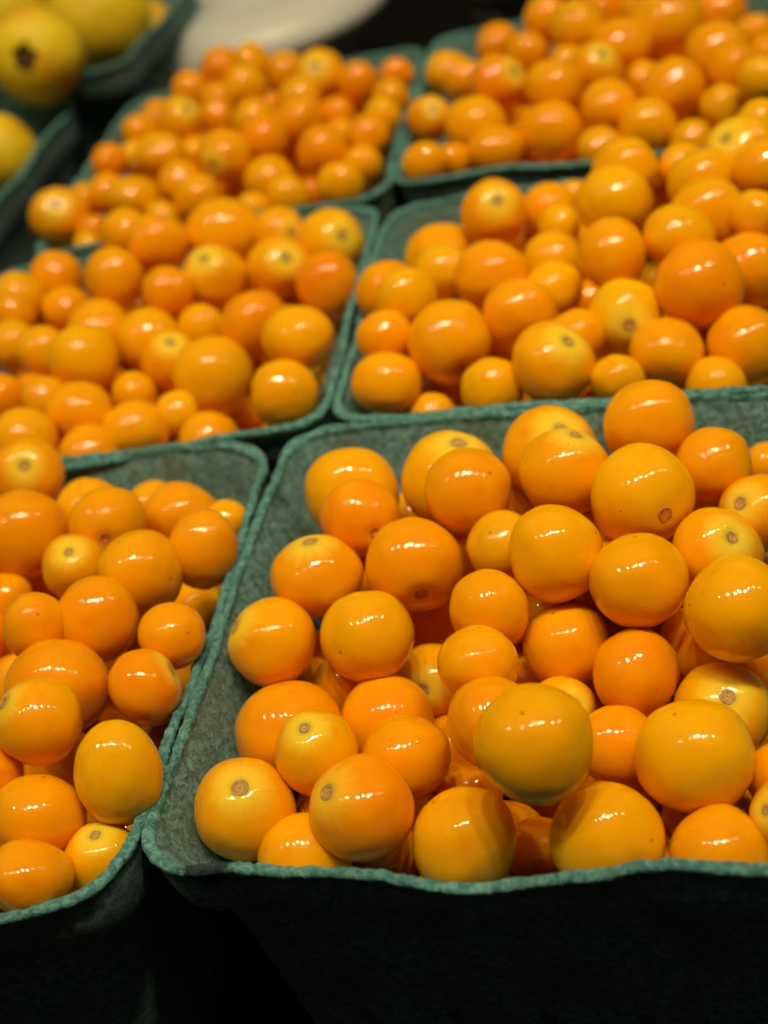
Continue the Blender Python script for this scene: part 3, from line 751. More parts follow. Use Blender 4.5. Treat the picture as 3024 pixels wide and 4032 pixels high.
('E',-0.0258,0.5777,0.0884,7.97,0.940,'o','-',0.25,(0.67,0.12,-0.73),'orange berry, rightmost at back left corner, rear left basket'),
('E',-0.0113,0.5830,0.0919,8.41,0.962,'d','-',0.25,(-0.62,0.13,-0.78),'deep orange berry, leftmost at back edge middle, rear left basket'),
('E',-0.0007,0.5934,0.0871,8.36,0.965,'y','-',0.25,(-0.71,0.44,0.55),'golden berry, third from left at back edge middle, rear left basket'),
('E',-0.0047,0.5690,0.0866,8.69,0.998,'y','-',0.25,(-0.30,0.63,0.71),'golden berry, second from left at back edge middle, rear left basket'),
('E',-0.0161,0.5598,0.0878,6.97,0.939,'o','-',0.25,(0.22,0.27,-0.94),'orange berry, third from left at centre, rear left basket'),
('E',-0.0179,0.5468,0.0853,7.05,0.934,'o','-',0.25,(0.66,0.66,-0.36),'orange berry, fourth from left at centre, rear left basket'),
('E',0.0127,0.5911,0.0806,8.46,0.978,'y','-',0.25,(-0.73,0.69,-0.06),'golden berry, rightmost at back edge middle, rear left basket'),
('E',0.0237,0.5520,0.0880,9.84,0.960,'y','h',1.00,(-0.18,-0.74,0.65),'golden berry with stem scar, leftmost at back right corner, rear left basket'),
('E',0.0357,0.5395,0.0849,7.75,1.125,'d','-',0.25,(-0.37,0.02,-0.93),'deep orange berry, sixth from left at right side, rear left basket'),
('E',0.0137,0.5384,0.0865,7.92,0.915,'y','-',0.25,(0.65,0.76,-0.05),'golden berry, leftmost at right side, rear left basket'),
('E',0.0111,0.5223,0.0841,9.07,0.929,'o','-',0.25,(-0.62,0.51,0.60),'orange berry, second from left at right side, rear left basket'),
('E',0.0248,0.5311,0.0784,7.34,0.977,'d','-',0.25,(0.41,0.89,0.19),'deep orange berry, fourth from left at right side, rear left basket'),
('E',0.0509,0.5442,0.0823,6.65,0.955,'d','-',0.25,(0.29,0.81,0.50),'deep orange berry, rightmost at back right corner, rear left basket'),
('E',0.0449,0.5220,0.0827,7.00,0.978,'y','-',0.25,(0.87,0.47,0.10),'golden berry, rightmost at right side, rear left basket'),
('E',0.0395,0.5092,0.0817,6.87,0.942,'y','-',0.25,(0.82,0.49,0.31),'golden berry, seventh from left at right side, rear left basket'),
('E',0.0322,0.4969,0.0807,7.84,0.946,'o','-',0.25,(0.68,0.61,-0.41),'orange berry, rightmost at front right corner, rear left basket'),
('E',0.0270,0.4841,0.0766,6.81,0.980,'y','-',0.25,(-0.64,0.42,-0.65),'golden berry, fourth from left at front right corner, rear left basket'),
('E',0.0149,0.4919,0.0819,8.85,1.041,'d','-',0.25,(-0.19,-0.04,-0.98),'deep orange berry, second from left at front right corner, rear left basket'),
('E',-0.0048,0.5289,0.0866,8.19,0.948,'y','-',0.25,(-0.58,0.55,0.60),'golden berry, fifth from left at centre, rear left basket'),
('E',-0.0035,0.5121,0.0848,9.29,0.985,'d','-',0.25,(0.92,0.21,-0.32),'deep orange berry, sixth from left at centre, rear left basket'),
('E',-0.0179,0.5013,0.0867,9.48,0.957,'o','h',1.00,(-0.56,-0.82,0.10),'orange berry with stem scar, fourth from left at front edge middle, rear left basket'),
('E',-0.0055,0.4919,0.0772,9.07,0.958,'y','-',0.25,(-0.03,0.43,-0.90),'golden berry, rightmost at front edge middle, rear left basket'),
('E',-0.0009,0.4766,0.0758,7.55,0.995,'y','-',0.25,(-0.21,0.63,-0.75),'golden berry, leftmost at front right corner, rear left basket'),
('E',0.0172,0.4734,0.0761,8.11,0.952,'y','-',0.25,(0.16,0.97,0.17),'golden berry, third from left at front right corner, rear left basket'),
('E',0.0083,0.5161,0.0588,5.84,0.963,'d','-',0.25,(0.45,0.75,0.49),'half-buried deep orange berry, third from left at right side, rear left basket'),
('E',-0.0134,0.4735,0.0765,5.92,0.960,'y','-',0.25,(0.28,0.61,-0.74),'golden berry, sixth from left at front edge middle, rear left basket'),
('E',0.0236,0.5180,0.0761,6.36,0.919,'y','-',0.25,(0.09,0.28,-0.96),'golden berry, fifth from left at right side, rear left basket'),
('E',0.0057,0.5278,0.0674,9.10,0.978,'d','-',0.25,(-0.54,0.82,0.17),'half-buried deep orange berry, rightmost at centre, rear left basket'),
('E',-0.0150,0.5082,0.0685,7.78,0.971,'d','-',0.25,(-0.66,-0.05,-0.75),'half-buried deep orange berry, fifth from left at front edge middle, rear left basket'),
('F',0.0536,0.4948,0.0813,7.82,1.141,'o','h',1.00,(0.22,-0.74,0.64),'orange berry with stem scar, second from left at front left corner, rear right basket'),
('F',0.0458,0.4641,0.0784,7.70,0.974,'o','-',0.25,(0.88,0.15,-0.45),'orange berry, leftmost at front left corner, rear right basket'),
('F',0.0561,0.4694,0.0743,6.08,0.994,'d','-',0.25,(0.46,0.86,0.23),'deep orange berry, third from left at front left corner, rear right basket'),
('F',0.0677,0.4851,0.0778,10.92,0.962,'y','-',0.25,(-0.33,0.00,-0.94),'golden berry, fourth from left at front left corner, rear right basket'),
('F',0.0700,0.4671,0.0749,9.82,0.817,'o','-',0.25,(-0.10,-0.07,-0.99),'orange berry, rightmost at front left corner, rear right basket'),
('F',0.0898,0.4684,0.0744,10.99,0.913,'o','-',0.25,(0.13,0.97,0.22),'orange berry, leftmost at front edge middle, rear right basket'),
('F',0.0691,0.5362,0.0805,8.74,0.943,'y','-',0.25,(-0.17,0.10,-0.98),'golden berry, leftmost at left side, rear right basket'),
('F',0.0723,0.5199,0.0811,8.31,0.928,'o','-',0.25,(0.57,0.80,0.15),'orange berry, second from left at left side, rear right basket'),
('F',0.0804,0.4998,0.0848,9.90,0.942,'d','h',1.00,(0.66,-0.58,0.48),'deep orange berry with stem scar, rightmost at left side, rear right basket'),
('F',0.0913,0.5498,0.0807,8.70,0.930,'o','-',0.25,(-0.32,0.72,0.62),'orange berry, leftmost at back left corner, rear right basket'),
('F',0.0981,0.5300,0.0810,8.53,0.980,'o','-',0.25,(-0.12,0.37,-0.92),'orange berry, rightmost at back left corner, rear right basket'),
('F',0.1105,0.5425,0.0868,9.58,0.917,'o','-',0.25,(0.71,0.62,0.34),'orange berry, leftmost at back edge middle, rear right basket'),
('F',0.1166,0.5242,0.0869,10.26,0.963,'y','-',0.25,(0.89,0.43,0.15),'golden berry, second from left at back edge middle, rear right basket'),
('F',0.1345,0.5528,0.0810,9.58,0.917,'d','-',0.25,(-0.22,0.43,-0.88),'deep orange berry, third from left at back edge middle, rear right basket'),
('F',0.1274,0.5080,0.0821,11.45,0.833,'o','-',0.25,(-0.24,0.03,-0.97),'orange berry, fourth from left at centre, rear right basket'),
('F',0.1479,0.5202,0.0808,13.72,0.991,'y','-',0.25,(0.06,0.67,-0.74),'golden berry, leftmost at back right corner, rear right basket'),
('F',0.1449,0.5403,0.0810,7.36,0.933,'y','-',0.25,(-0.26,0.95,-0.15),'golden berry, rightmost at back edge middle, rear right basket'),
('F',0.1703,0.5280,0.0754,10.59,0.910,'d','-',0.25,(-0.36,0.73,-0.58),'deep orange berry, rightmost at back right corner, rear right basket'),
('F',0.0967,0.4867,0.0817,10.57,0.929,'o','-',0.25,(0.93,0.35,0.09),'orange berry, leftmost at centre, rear right basket'),
('F',0.1146,0.4938,0.0819,9.33,0.926,'o','h',1.00,(0.15,-0.61,0.78),'orange berry with stem scar, third from left at centre, rear right basket'),
('F',0.1080,0.5104,0.0804,6.84,0.954,'y','-',0.25,(-0.60,0.74,-0.31),'golden berry, second from left at centre, rear right basket'),
('F',0.1100,0.4659,0.0783,9.76,0.943,'o','-',0.25,(-0.39,0.24,-0.89),'orange berry, third from left at front edge middle, rear right basket'),
('F',0.1302,0.4940,0.0723,7.30,0.954,'y','-',0.25,(0.85,0.36,0.38),'golden berry, rightmost at centre, rear right basket'),
('F',0.1311,0.4632,0.0790,10.68,0.984,'o','t',0.25,(0.45,0.82,0.35),'orange berry with tiny tip dot, leftmost at front right corner, rear right basket'),
('F',0.1170,0.4489,0.0749,9.52,0.994,'y','-',0.25,(-0.30,0.94,-0.14),'golden berry, rightmost at front edge middle, rear right basket'),
('F',0.1527,0.4805,0.0805,10.71,0.911,'o','-',0.25,(0.12,0.47,-0.88),'orange berry, leftmost at right side, rear right basket'),
('F',0.1514,0.4614,0.0810,8.45,0.978,'o','-',0.25,(-0.48,0.11,-0.87),'orange berry, second from left at right side, rear right basket'),
('F',0.1723,0.4982,0.0754,7.71,0.994,'o','-',0.25,(-0.56,0.70,0.43),'orange berry, third from left at right side, rear right basket'),
('F',0.1522,0.4384,0.0842,7.55,0.981,'y','-',0.25,(0.56,0.82,0.06),'golden berry, rightmost at front right corner, rear right basket'),
('F',0.1425,0.4497,0.0738,7.48,0.942,'g','-',0.25,(0.70,0.23,-0.67),'greenish gold berry, third from left at front right corner, rear right basket'),
('F',0.1002,0.4455,0.0736,7.61,0.976,'y','-',0.25,(-0.35,0.31,-0.88),'golden berry, second from left at front edge middle, rear right basket'),
('F',0.1273,0.4368,0.0710,7.34,0.925,'y','-',0.25,(0.85,-0.15,-0.51),'golden berry, second from left at front right corner, rear right basket'),
('F',0.1661,0.4710,0.0787,6.43,0.942,'o','-',0.25,(-0.60,0.68,0.42),'orange berry, rightmost at right side, rear right basket'),
]
for i, (bk, x, y, z, rad, q, shade, scar, halo, pole, label) in enumerate(BERRIES):
    vi = rnd.randrange(8)
    o = bpy.data.objects.new('ground_cherry', BERRY_ME[vi])
    col.objects.link(o)
    r = rad * 0.001
    quat = Vector(pole).to_track_quat('Z', 'Y') @ Quaternion((0, 0, 1), rnd.uniform(0, 6.28))
    o.rotation_mode = 'QUATERNION'
    o.rotation_quaternion = quat
    o.location = (x, y, z)
    o.scale = (r * rnd.uniform(0.985, 1.015), r * rnd.uniform(0.985, 1.015), r * q)
    c = SHADES[shade]
    k = rnd.uniform(0.93, 1.05)
    g = rnd.uniform(0.94, 1.07)
    o.color = (c[0] * k, c[1] * k * g, c[2], halo)
    tag(o, label, 'berry', 'loose orange berries heaped in the baskets')
    if scar in 'hnc':
        s = bpy.data.objects.new('stem_scar', (SCAR_DK if scar == 'n' else SCAR_ME)[vi])
        col.objects.link(s)
        s.parent = o

# berries deeper in the heaps, seen only in slivers through the gaps
LOWER = [
(0.0454,0.2602,0.0672,8.46),(0.0412,0.2395,0.0705,8.59),(-0.0095,0.2676,0.0670,8.00),(0.0280,0.2427,0.0634,7.75),(0.0535,0.2371,0.0623,7.87),(0.0683,0.2383,0.0601,7.99),
(-0.0080,0.2804,0.0593,8.38),(-0.0263,0.2098,0.0577,8.18),(0.0474,0.2729,0.0572,9.46),(0.0210,0.2558,0.0570,7.90),(0.0334,0.2627,0.0573,7.80),(0.0395,0.2241,0.0581,8.49),
(0.0399,0.2433,0.0556,7.60),(0.0621,0.2495,0.0531,8.47),(0.0773,0.2606,0.0531,9.29),(0.0418,0.1873,0.0511,8.74),(0.0047,0.2785,0.0506,7.65),(0.0544,0.2303,0.0487,8.66),
(-0.0136,0.2592,0.0486,8.15),(0.0598,0.2655,0.0492,9.11),(-0.0251,0.2230,0.0490,7.62),(0.0472,0.2110,0.0501,7.97),(0.0308,0.2506,0.0480,7.91),(0.0276,0.1820,0.0482,8.67),
(-0.0132,0.2444,0.0466,7.65),(0.0262,0.2712,0.0464,8.83),(0.0445,0.2581,0.0460,8.16),(-0.0001,0.2944,0.0461,8.89),(0.0533,0.1960,0.0450,8.43),(0.0204,0.2867,0.0498,7.65),
(-0.0134,0.2129,0.0453,8.38),(0.0318,0.2310,0.0446,8.58),(0.0684,0.2346,0.0445,7.89),(0.0161,0.2521,0.0425,8.79),(0.0467,0.1730,0.0443,8.49),(0.0414,0.2759,0.0426,8.53),
(-0.0078,0.2796,0.0419,8.12),(-0.0041,0.1949,0.0438,9.11),(0.0152,0.2213,0.0444,8.09),(0.0004,0.2449,0.0399,7.92),(0.0459,0.2406,0.0397,7.72),(0.0073,0.2673,0.0394,7.68),
(0.0725,0.2500,0.0388,7.84),(-0.0206,0.2339,0.0385,9.48),(-0.0271,0.2030,0.0391,9.02),(0.0613,0.2147,0.0394,7.72),(0.0197,0.1940,0.0393,8.30),(0.0353,0.1982,0.0373,8.22),
(0.0052,0.2081,0.0378,8.55),(0.0170,0.2803,0.0366,7.94),(0.0582,0.2510,0.0390,8.06),(0.0383,0.2189,0.0368,9.41),(0.0149,0.2367,0.0348,8.34),(-0.0102,0.2548,0.0343,8.84),
(0.0321,0.2565,0.0337,9.33),(-0.0040,0.2208,0.0343,8.95),(0.0306,0.1838,0.0324,8.45),(0.0561,0.2677,0.0331,9.28),(-0.0284,0.2185,0.0323,7.96),(0.0214,0.2067,0.0314,8.45),
(0.0495,0.1847,0.0328,8.11),(-0.0124,0.2029,0.0333,8.48),(0.0622,0.2376,0.0302,8.85),(0.0346,0.2345,0.0303,8.48),(0.0245,0.2696,0.0314,7.83),(0.0545,0.2009,0.0309,8.48),
(0.0028,0.2807,0.0306,8.24),(0.0166,0.2222,0.0282,8.53),(0.0082,0.1956,0.0292,8.86),(0.0478,0.2504,0.0288,8.02),(0.0517,0.2170,0.0293,7.87),(-0.0023,0.2939,0.0290,7.70),
(-0.0058,0.2360,0.0307,7.91),(0.0109,0.2541,0.0272,9.13),(0.0747,0.2612,0.0268,8.14),(0.0366,0.2777,0.0271,8.02),(-0.0182,0.2145,0.0235,7.97),(-0.0031,0.2669,0.0261,9.47),
(0.0373,0.2076,0.0251,8.31),(0.0257,0.2453,0.0248,7.78),(-0.0153,0.2450,0.0237,7.76),(0.0371,0.1911,0.0218,7.86),(0.0060,0.2122,0.0224,9.06),(-0.0223,0.2296,0.0217,8.43),
(0.0009,0.2451,0.0205,7.64),(0.0498,0.2331,0.0204,9.38),(-0.0661,0.2875,0.0675,8.06),(-0.0995,0.3039,0.0704,7.98),(-0.0973,0.3194,0.0677,8.03),(-0.0904,0.2672,0.0670,7.50),
(-0.0922,0.2162,0.0647,8.34),(-0.1000,0.2459,0.0643,8.98),(-0.0791,0.2819,0.0647,8.06),(-0.0968,0.2888,0.0631,7.72),(-0.0817,0.3230,0.0663,7.92),(-0.0732,0.3111,0.0625,8.03),
(-0.1455,0.2516,0.0609,8.29),(-0.1286,0.3365,0.0610,8.13),(-0.1312,0.2575,0.0606,8.64),(-0.1150,0.3084,0.0605,7.89),(-0.1181,0.2144,0.0607,7.65),(-0.1366,0.2241,0.0608,7.94),
(-0.1401,0.3070,0.0608,8.21),(-0.1517,0.2215,0.0610,8.94),(-0.0787,0.2186,0.0621,7.29),(-0.1377,0.2926,0.0607,7.77),(-0.1073,0.2753,0.0603,7.56),(-0.0994,0.2290,0.0594,8.90),
(-0.0591,0.3059,0.0603,8.66),(-0.1225,0.2700,0.0595,7.63),(-0.1144,0.2552,0.0591,7.48),(-0.1144,0.3272,0.0588,8.33),(-0.1603,0.2442,0.0591,7.85),(-0.1300,0.2419,0.0600,8.98),
(-0.1412,0.2702,0.0584,8.96),(-0.1453,0.2354,0.0593,7.92),(-0.1139,0.2391,0.0601,8.05),(-0.1130,0.2897,0.0580,7.28),(-0.1657,0.2282,0.0577,8.14),(-0.1316,0.3198,0.0560,8.86),
(-0.0941,0.2759,0.0566,7.49),(-0.1275,0.3011,0.0560,7.53),(-0.0994,0.3103,0.0554,8.20),(-0.0769,0.2985,0.0557,8.02),(-0.0932,0.2579,0.0572,8.19),(-0.0894,0.3233,0.0548,7.36),
(-0.1552,0.2618,0.0538,7.28),(-0.0640,0.2922,0.0541,7.92),(-0.1203,0.2280,0.0528,8.47),(-0.1488,0.2825,0.0538,7.44),(-0.1305,0.2138,0.0523,7.68),(-0.0589,0.2711,0.0555,8.09),
(-0.1287,0.2815,0.0549,7.50),(-0.1053,0.2127,0.0555,7.93),(-0.0958,0.2426,0.0495,7.81),(-0.1435,0.2162,0.0491,7.55),(-0.0811,0.2122,0.0487,8.73),(-0.0487,0.3071,0.0488,8.72),
(-0.0720,0.2271,0.0510,7.39),(-0.0894,0.2961,0.0487,8.09),(-0.1033,0.2667,0.0479,8.90),(-0.0817,0.3089,0.0482,7.29),(-0.1399,0.2508,0.0480,7.62),(-0.0748,0.2798,0.0500,7.83),
(-0.1520,0.2411,0.0481,8.12),(-0.1035,0.2902,0.0481,8.08),(-0.0732,0.2466,0.0469,8.22),(-0.1171,0.2504,0.0467,7.88),(-0.1220,0.3316,0.0475,7.82),(-0.1175,0.2818,0.0460,7.91),
(-0.0645,0.3075,0.0458,8.78),(-0.1370,0.3094,0.0457,8.86),(-0.1178,0.3169,0.0479,7.90),(-0.0984,0.2185,0.0453,7.44),(-0.0861,0.2614,0.0452,8.14),(-0.1346,0.2308,0.0461,8.45),
(-0.1086,0.2322,0.0445,8.47),(-0.1191,0.2979,0.0445,8.63),(-0.1427,0.2923,0.0451,7.76),(-0.0853,0.2343,0.0447,8.31),(-0.1348,0.2749,0.0445,7.40),(-0.1540,0.2260,0.0456,8.51),
(-0.1263,0.2613,0.0457,7.61),(-0.1018,0.3221,0.0464,7.91),(-0.0557,0.2831,0.0442,7.76),(-0.0919,0.2796,0.0434,7.26),(-0.1054,0.3069,0.0429,7.80),(-0.1179,0.2154,0.0435,8.69),
(-0.1479,0.2714,0.0410,7.67),(-0.0734,0.2946,0.0412,8.45),(-0.1309,0.3241,0.0395,8.12),(-0.1037,0.2526,0.0375,7.69),(-0.0782,0.3178,0.0385,7.76),(-0.1476,0.2516,0.0371,7.32),
(-0.1242,0.2386,0.0391,8.36),(-0.0773,0.2238,0.0385,8.01),(-0.1350,0.2178,0.0376,8.24),(-0.1428,0.2370,0.0365,7.48),(-0.1142,0.2663,0.0358,7.32),(-0.0727,0.2594,0.0362,7.94),
(-0.1054,0.2802,0.0361,8.84),(-0.0707,0.2743,0.0365,7.75),(-0.0914,0.3097,0.0369,8.31),(-0.0956,0.2408,0.0357,7.93),(-0.0888,0.2109,0.0364,7.51),(-0.0920,0.2908,0.0347,7.55),
(-0.1293,0.2886,0.0359,7.45),(-0.0989,0.2272,0.0348,7.30),(-0.1443,0.2843,0.0334,8.35),(-0.1150,0.3248,0.0345,8.01),(-0.0615,0.2962,0.0331,7.57),(-0.0740,0.2392,0.0332,9.06),
(-0.1372,0.3002,0.0344,7.45),(-0.0879,0.2687,0.0334,7.73),(-0.1051,0.2962,0.0339,7.99),(-0.1585,0.2410,0.0318,7.96),(-0.1346,0.2559,0.0348,7.46),(-0.0521,0.3054,0.0317,7.28),
(-0.1238,0.3099,0.0348,8.62),(-0.1610,0.2197,0.0321,7.38),(-0.0670,0.3112,0.0309,7.76),(-0.1165,0.2271,0.0307,8.73),(-0.0602,0.2829,0.0310,7.30),(-0.0998,0.3218,0.0316,8.37),
(-0.0860,0.2501,0.0302,7.57),(-0.1126,0.2455,0.0297,7.85),(-0.0799,0.2998,0.0292,8.08),(-0.1007,0.2140,0.0311,7.27),(-0.0815,0.2823,0.0299,7.47),(-0.1311,0.2700,0.0300,8.10),
(-0.0863,0.2303,0.0282,8.57),(-0.1482,0.2616,0.0275,8.40),(-0.1438,0.2272,0.0271,7.74),(-0.0970,0.2596,0.0271,7.90),(-0.1232,0.2576,0.0266,8.47),(-0.1183,0.2940,0.0260,7.31),
(-0.1250,0.3326,0.0270,7.91),(-0.0849,0.3183,0.0257,7.70),(-0.1079,0.3087,0.0267,8.19),(-0.1300,0.2307,0.0251,7.30),(-0.1183,0.2801,0.0283,7.51),(-0.0947,0.3003,0.0248,7.95),
(-0.0843,0.2138,0.0234,8.48),(-0.0800,0.2614,0.0246,7.67),(-0.0654,0.2586,0.0236,8.06),(-0.1487,0.2445,0.0225,7.56),(-0.0947,0.2791,0.0229,7.62),(-0.1336,0.3165,0.0260,7.26),
(-0.1329,0.2834,0.0224,8.43),(-0.1304,0.3015,0.0210,8.48),(-0.1453,0.2759,0.0210,7.28),(-0.1572,0.2296,0.0208,8.13),(-0.0206,0.4089,0.0681,7.69),(-0.0901,0.3824,0.0651,7.82),
(-0.0770,0.4220,0.0662,7.58),(-0.0382,0.4405,0.0668,9.17),(-0.0899,0.4139,0.0657,8.50),(-0.0921,0.3662,0.0672,7.67),(-0.1047,0.3979,0.0691,7.91),(-0.0397,0.4217,0.0647,7.61),
(-0.0948,0.4345,0.0665,8.84),(-0.0134,0.4342,0.0665,8.54),(-0.0132,0.3960,0.0675,8.72),(-0.0794,0.3607,0.0649,7.96),(-0.0879,0.4531,0.0657,7.37),(-0.0028,0.4223,0.0623,9.04),
(-0.0590,0.4205,0.0638,7.86),(-0.0745,0.3784,0.0636,7.92),(-0.0762,0.4473,0.0626,7.63),(-0.0489,0.3735,0.0613,7.58),(-0.0560,0.3890,0.0623,7.65),(-0.0792,0.3962,0.0609,7.70),
(-0.0550,0.4067,0.0605,7.51),(-0.0674,0.4327,0.0615,8.39),(-0.0631,0.3654,0.0597,8.03),(-0.1041,0.3762,0.0605,8.69),(-0.0423,0.3913,0.0607,7.62),(-0.0125,0.3816,0.0638,7.65),
(-0.0218,0.4225,0.0627,7.67),(-0.0440,0.3558,0.0586,8.92),(-0.0349,0.4072,0.0573,8.21),(-0.0327,0.4308,0.0560,8.47),(-0.0227,0.3489,0.0569,7.99),(-0.0998,0.4062,0.0552,7.55),
(-0.0514,0.4362,0.0550,7.78),(-0.0678,0.3875,0.0558,7.47),(-0.0863,0.4282,0.0545,8.88),(-0.0170,0.4050,0.0538,9.01),(-0.0201,0.3635,0.0543,7.34),(-0.0930,0.3892,0.0533,7.70),
(-0.0680,0.4146,0.0526,8.96),(-0.0858,0.3706,0.0520,8.13),(-0.0135,0.4341,0.0506,8.69),(-0.0862,0.4497,0.0506,8.41),(-0.0991,0.3645,0.0538,7.37),(-0.0129,0.3881,0.0514,7.47),
(-0.0668,0.4448,0.0518,8.68),(-0.0535,0.3969,0.0497,8.62),(-0.0734,0.3772,0.0489,7.58),(-0.0522,0.4178,0.0520,7.54),(-0.0144,0.4189,0.0498,7.68),(-0.0405,0.3673,0.0477,7.67),
(-0.0477,0.3818,0.0490,8.92),(-0.0313,0.3926,0.0476,8.65),(-0.0816,0.4028,0.0475,9.08),(-0.0624,0.4303,0.0473,8.53),(-0.1024,0.3769,0.0457,7.83),(0.0002,0.4283,0.0462,7.69),
(-0.0546,0.3560,0.0457,8.18),(-0.0312,0.4191,0.0472,7.95),(-0.0726,0.3626,0.0467,8.33),(-0.0231,0.3752,0.0451,7.49),(-0.0444,0.4293,0.0443,7.35),(-0.0939,0.4158,0.0442,8.30),
(-0.0591,0.3715,0.0461,7.77),(-0.0386,0.3524,0.0428,8.74),(-0.0801,0.3882,0.0437,7.66),(-0.1023,0.3969,0.0439,7.51),(-0.0408,0.4081,0.0420,8.27),(-0.0665,0.3988,0.0419,7.79),
(-0.0794,0.4289,0.0410,8.12),(-0.0526,0.4435,0.0412,8.16),(-0.0239,0.4300,0.0409,7.68),(-0.0125,0.3953,0.0389,8.27),(-0.0074,0.4091,0.0410,8.37),(-0.0876,0.4404,0.0381,8.18),
(-0.0748,0.4152,0.0379,7.71),(-0.0903,0.3674,0.0380,8.57),(-0.0593,0.4142,0.0370,8.03),(-0.0486,0.3929,0.0366,7.79),(-0.0240,0.3497,0.0373,8.10),(-0.0602,0.3845,0.0397,7.87),
(-0.0308,0.3648,0.0381,7.72),(-0.0478,0.3728,0.0359,7.64),(-0.0235,0.4099,0.0384,7.36),(-0.0738,0.4436,0.0360,7.77),(-0.0636,0.3600,0.0349,7.72),(-0.0376,0.4402,0.0394,7.63),
(-0.0932,0.3851,0.0334,8.46),(-0.0373,0.3808,0.0327,7.37),(-0.0728,0.3817,0.0344,7.53),(-0.0108,0.4220,0.0333,8.42),(-0.0912,0.4022,0.0363,7.44),(-0.0347,0.4273,0.0329,7.89),
(-0.0513,0.4283,0.0320,8.24),(-0.0187,0.3813,0.0330,7.70),(-0.0870,0.4150,0.0309,7.53),(-0.1093,0.3705,0.0308,7.84),(-0.0338,0.4008,0.0307,8.84),(-0.0481,0.3577,0.0318,7.45),
(-0.0938,0.4277,0.0325,8.10),(-0.0667,0.4252,0.0297,7.38),(-0.0759,0.3997,0.0323,7.42),(-0.0212,0.3680,0.0284,7.45),(-0.0424,0.4133,0.0282,8.03),(-0.0596,0.3953,0.0272,7.45),
(-0.0519,0.3829,0.0270,7.57),(-0.0615,0.4445,0.0278,8.14),(-0.0179,0.4338,0.0272,8.13),(-0.0757,0.3631,0.0267,9.09),(-0.0356,0.3529,0.0279,7.88),(-0.0205,0.3959,0.0257,8.07),
(-0.0685,0.4111,0.0245,7.41),(-0.0383,0.3665,0.0256,7.57),(-0.0433,0.4378,0.0242,7.80),(-0.0955,0.3727,0.0259,7.34),(-0.1028,0.3937,0.0244,8.03),(-0.0811,0.4270,0.0255,8.13),
(-0.0556,0.3680,0.0228,8.45),(-0.0161,0.4116,0.0244,7.44),(-0.0841,0.4436,0.0245,7.92),(-0.0978,0.4130,0.0233,7.38),(-0.0855,0.3928,0.0218,8.14),(-0.0808,0.3793,0.0228,7.60),
(-0.1061,0.3800,0.0209,7.80),(-0.0285,0.4180,0.0204,8.38),(0.1149,0.3432,0.0688,7.98),(0.1221,0.3698,0.0695,9.21),(0.1046,0.3742,0.0684,8.49),(0.0294,0.3634,0.0679,8.40),
(0.0790,0.3773,0.0686,9.34),(0.0439,0.4118,0.0699,8.01),(0.0520,0.3602,0.0672,8.80),(0.0505,0.3294,0.0653,8.36),(0.0818,0.3962,0.0677,7.59),(0.1067,0.3557,0.0674,7.55),
(0.0610,0.3787,0.0641,9.28),(0.0506,0.3911,0.0633,8.68),(0.0819,0.3360,0.0653,7.98),(0.0755,0.3222,0.0625,8.90),(0.1082,0.3287,0.0626,8.00),(0.0439,0.3462,0.0675,7.73),
(0.0415,0.3717,0.0648,8.25),(0.0847,0.3079,0.0625,8.25),(0.0367,0.3531,0.0579,7.61),(0.0352,0.3258,0.0612,7.76),(0.0369,0.3865,0.0577,7.99),(0.0873,0.3492,0.0572,7.68),
(0.1150,0.3615,0.0572,7.68),(0.1049,0.3149,0.0613,8.07),(0.0504,0.4077,0.0576,8.01),(0.0726,0.3915,0.0558,8.50),(0.0971,0.3045,0.0539,8.80),(0.0776,0.3628,0.0544,7.92),
(0.1155,0.3764,0.0543,8.43),(0.0348,0.3396,0.0538,7.52),(0.0627,0.3163,0.0555,8.66),(0.0860,0.3287,0.0524,7.62),(0.0661,0.3316,0.0520,8.23),(0.0493,0.3650,0.0521,7.88),
(0.1013,0.3640,0.0535,7.62),(0.0554,0.3480,0.0529,8.73),(0.0285,0.3630,0.0517,8.49),(0.0812,0.3770,0.0512,7.91),(0.1089,0.3472,0.0517,7.94),(0.0568,0.3852,0.0510,7.66),
(0.0485,0.3304,0.0502,7.71),(0.0265,0.3489,0.0490,7.70),(0.0231,0.3325,0.0479,7.78),(0.0650,0.3690,0.0501,7.94),(0.0761,0.3160,0.0477,7.88),(0.1008,0.3287,0.0471,7.92),
(0.0406,0.4015,0.0482,8.76),(0.0612,0.4026,0.0482,8.20),(0.0344,0.3773,0.0459,8.51),(0.0794,0.3432,0.0478,7.85),(0.0904,0.3658,0.0445,8.34),(0.0900,0.3154,0.0430,8.46),
(0.1164,0.3633,0.0430,7.60),(0.0863,0.3896,0.0431,7.97),(0.0632,0.3559,0.0427,7.80),(0.0431,0.3499,0.0424,8.22),(0.0949,0.3505,0.0439,7.55),(0.1000,0.3769,0.0448,7.79),
(0.0500,0.3745,0.0405,8.28),(0.0690,0.3820,0.0406,7.71),(0.1124,0.3403,0.0399,7.93),(0.0734,0.3956,0.0419,7.58),(0.0895,0.3358,0.0401,8.74),(0.0640,0.3172,0.0400,8.46),
(0.0324,0.3404,0.0386,8.28),(0.0538,0.3362,0.0392,7.51),(0.0479,0.3893,0.0390,8.25),(0.0755,0.3669,0.0380,8.29),(0.0330,0.3581,0.0364,7.92),(0.1035,0.3650,0.0378,7.99),
(0.0689,0.3422,0.0365,8.36),(0.0759,0.3272,0.0370,8.49),(0.0991,0.3018,0.0354,7.74),(0.0507,0.3599,0.0345,8.27),(0.0829,0.3536,0.0356,8.30),(0.0526,0.4048,0.0343,7.62),
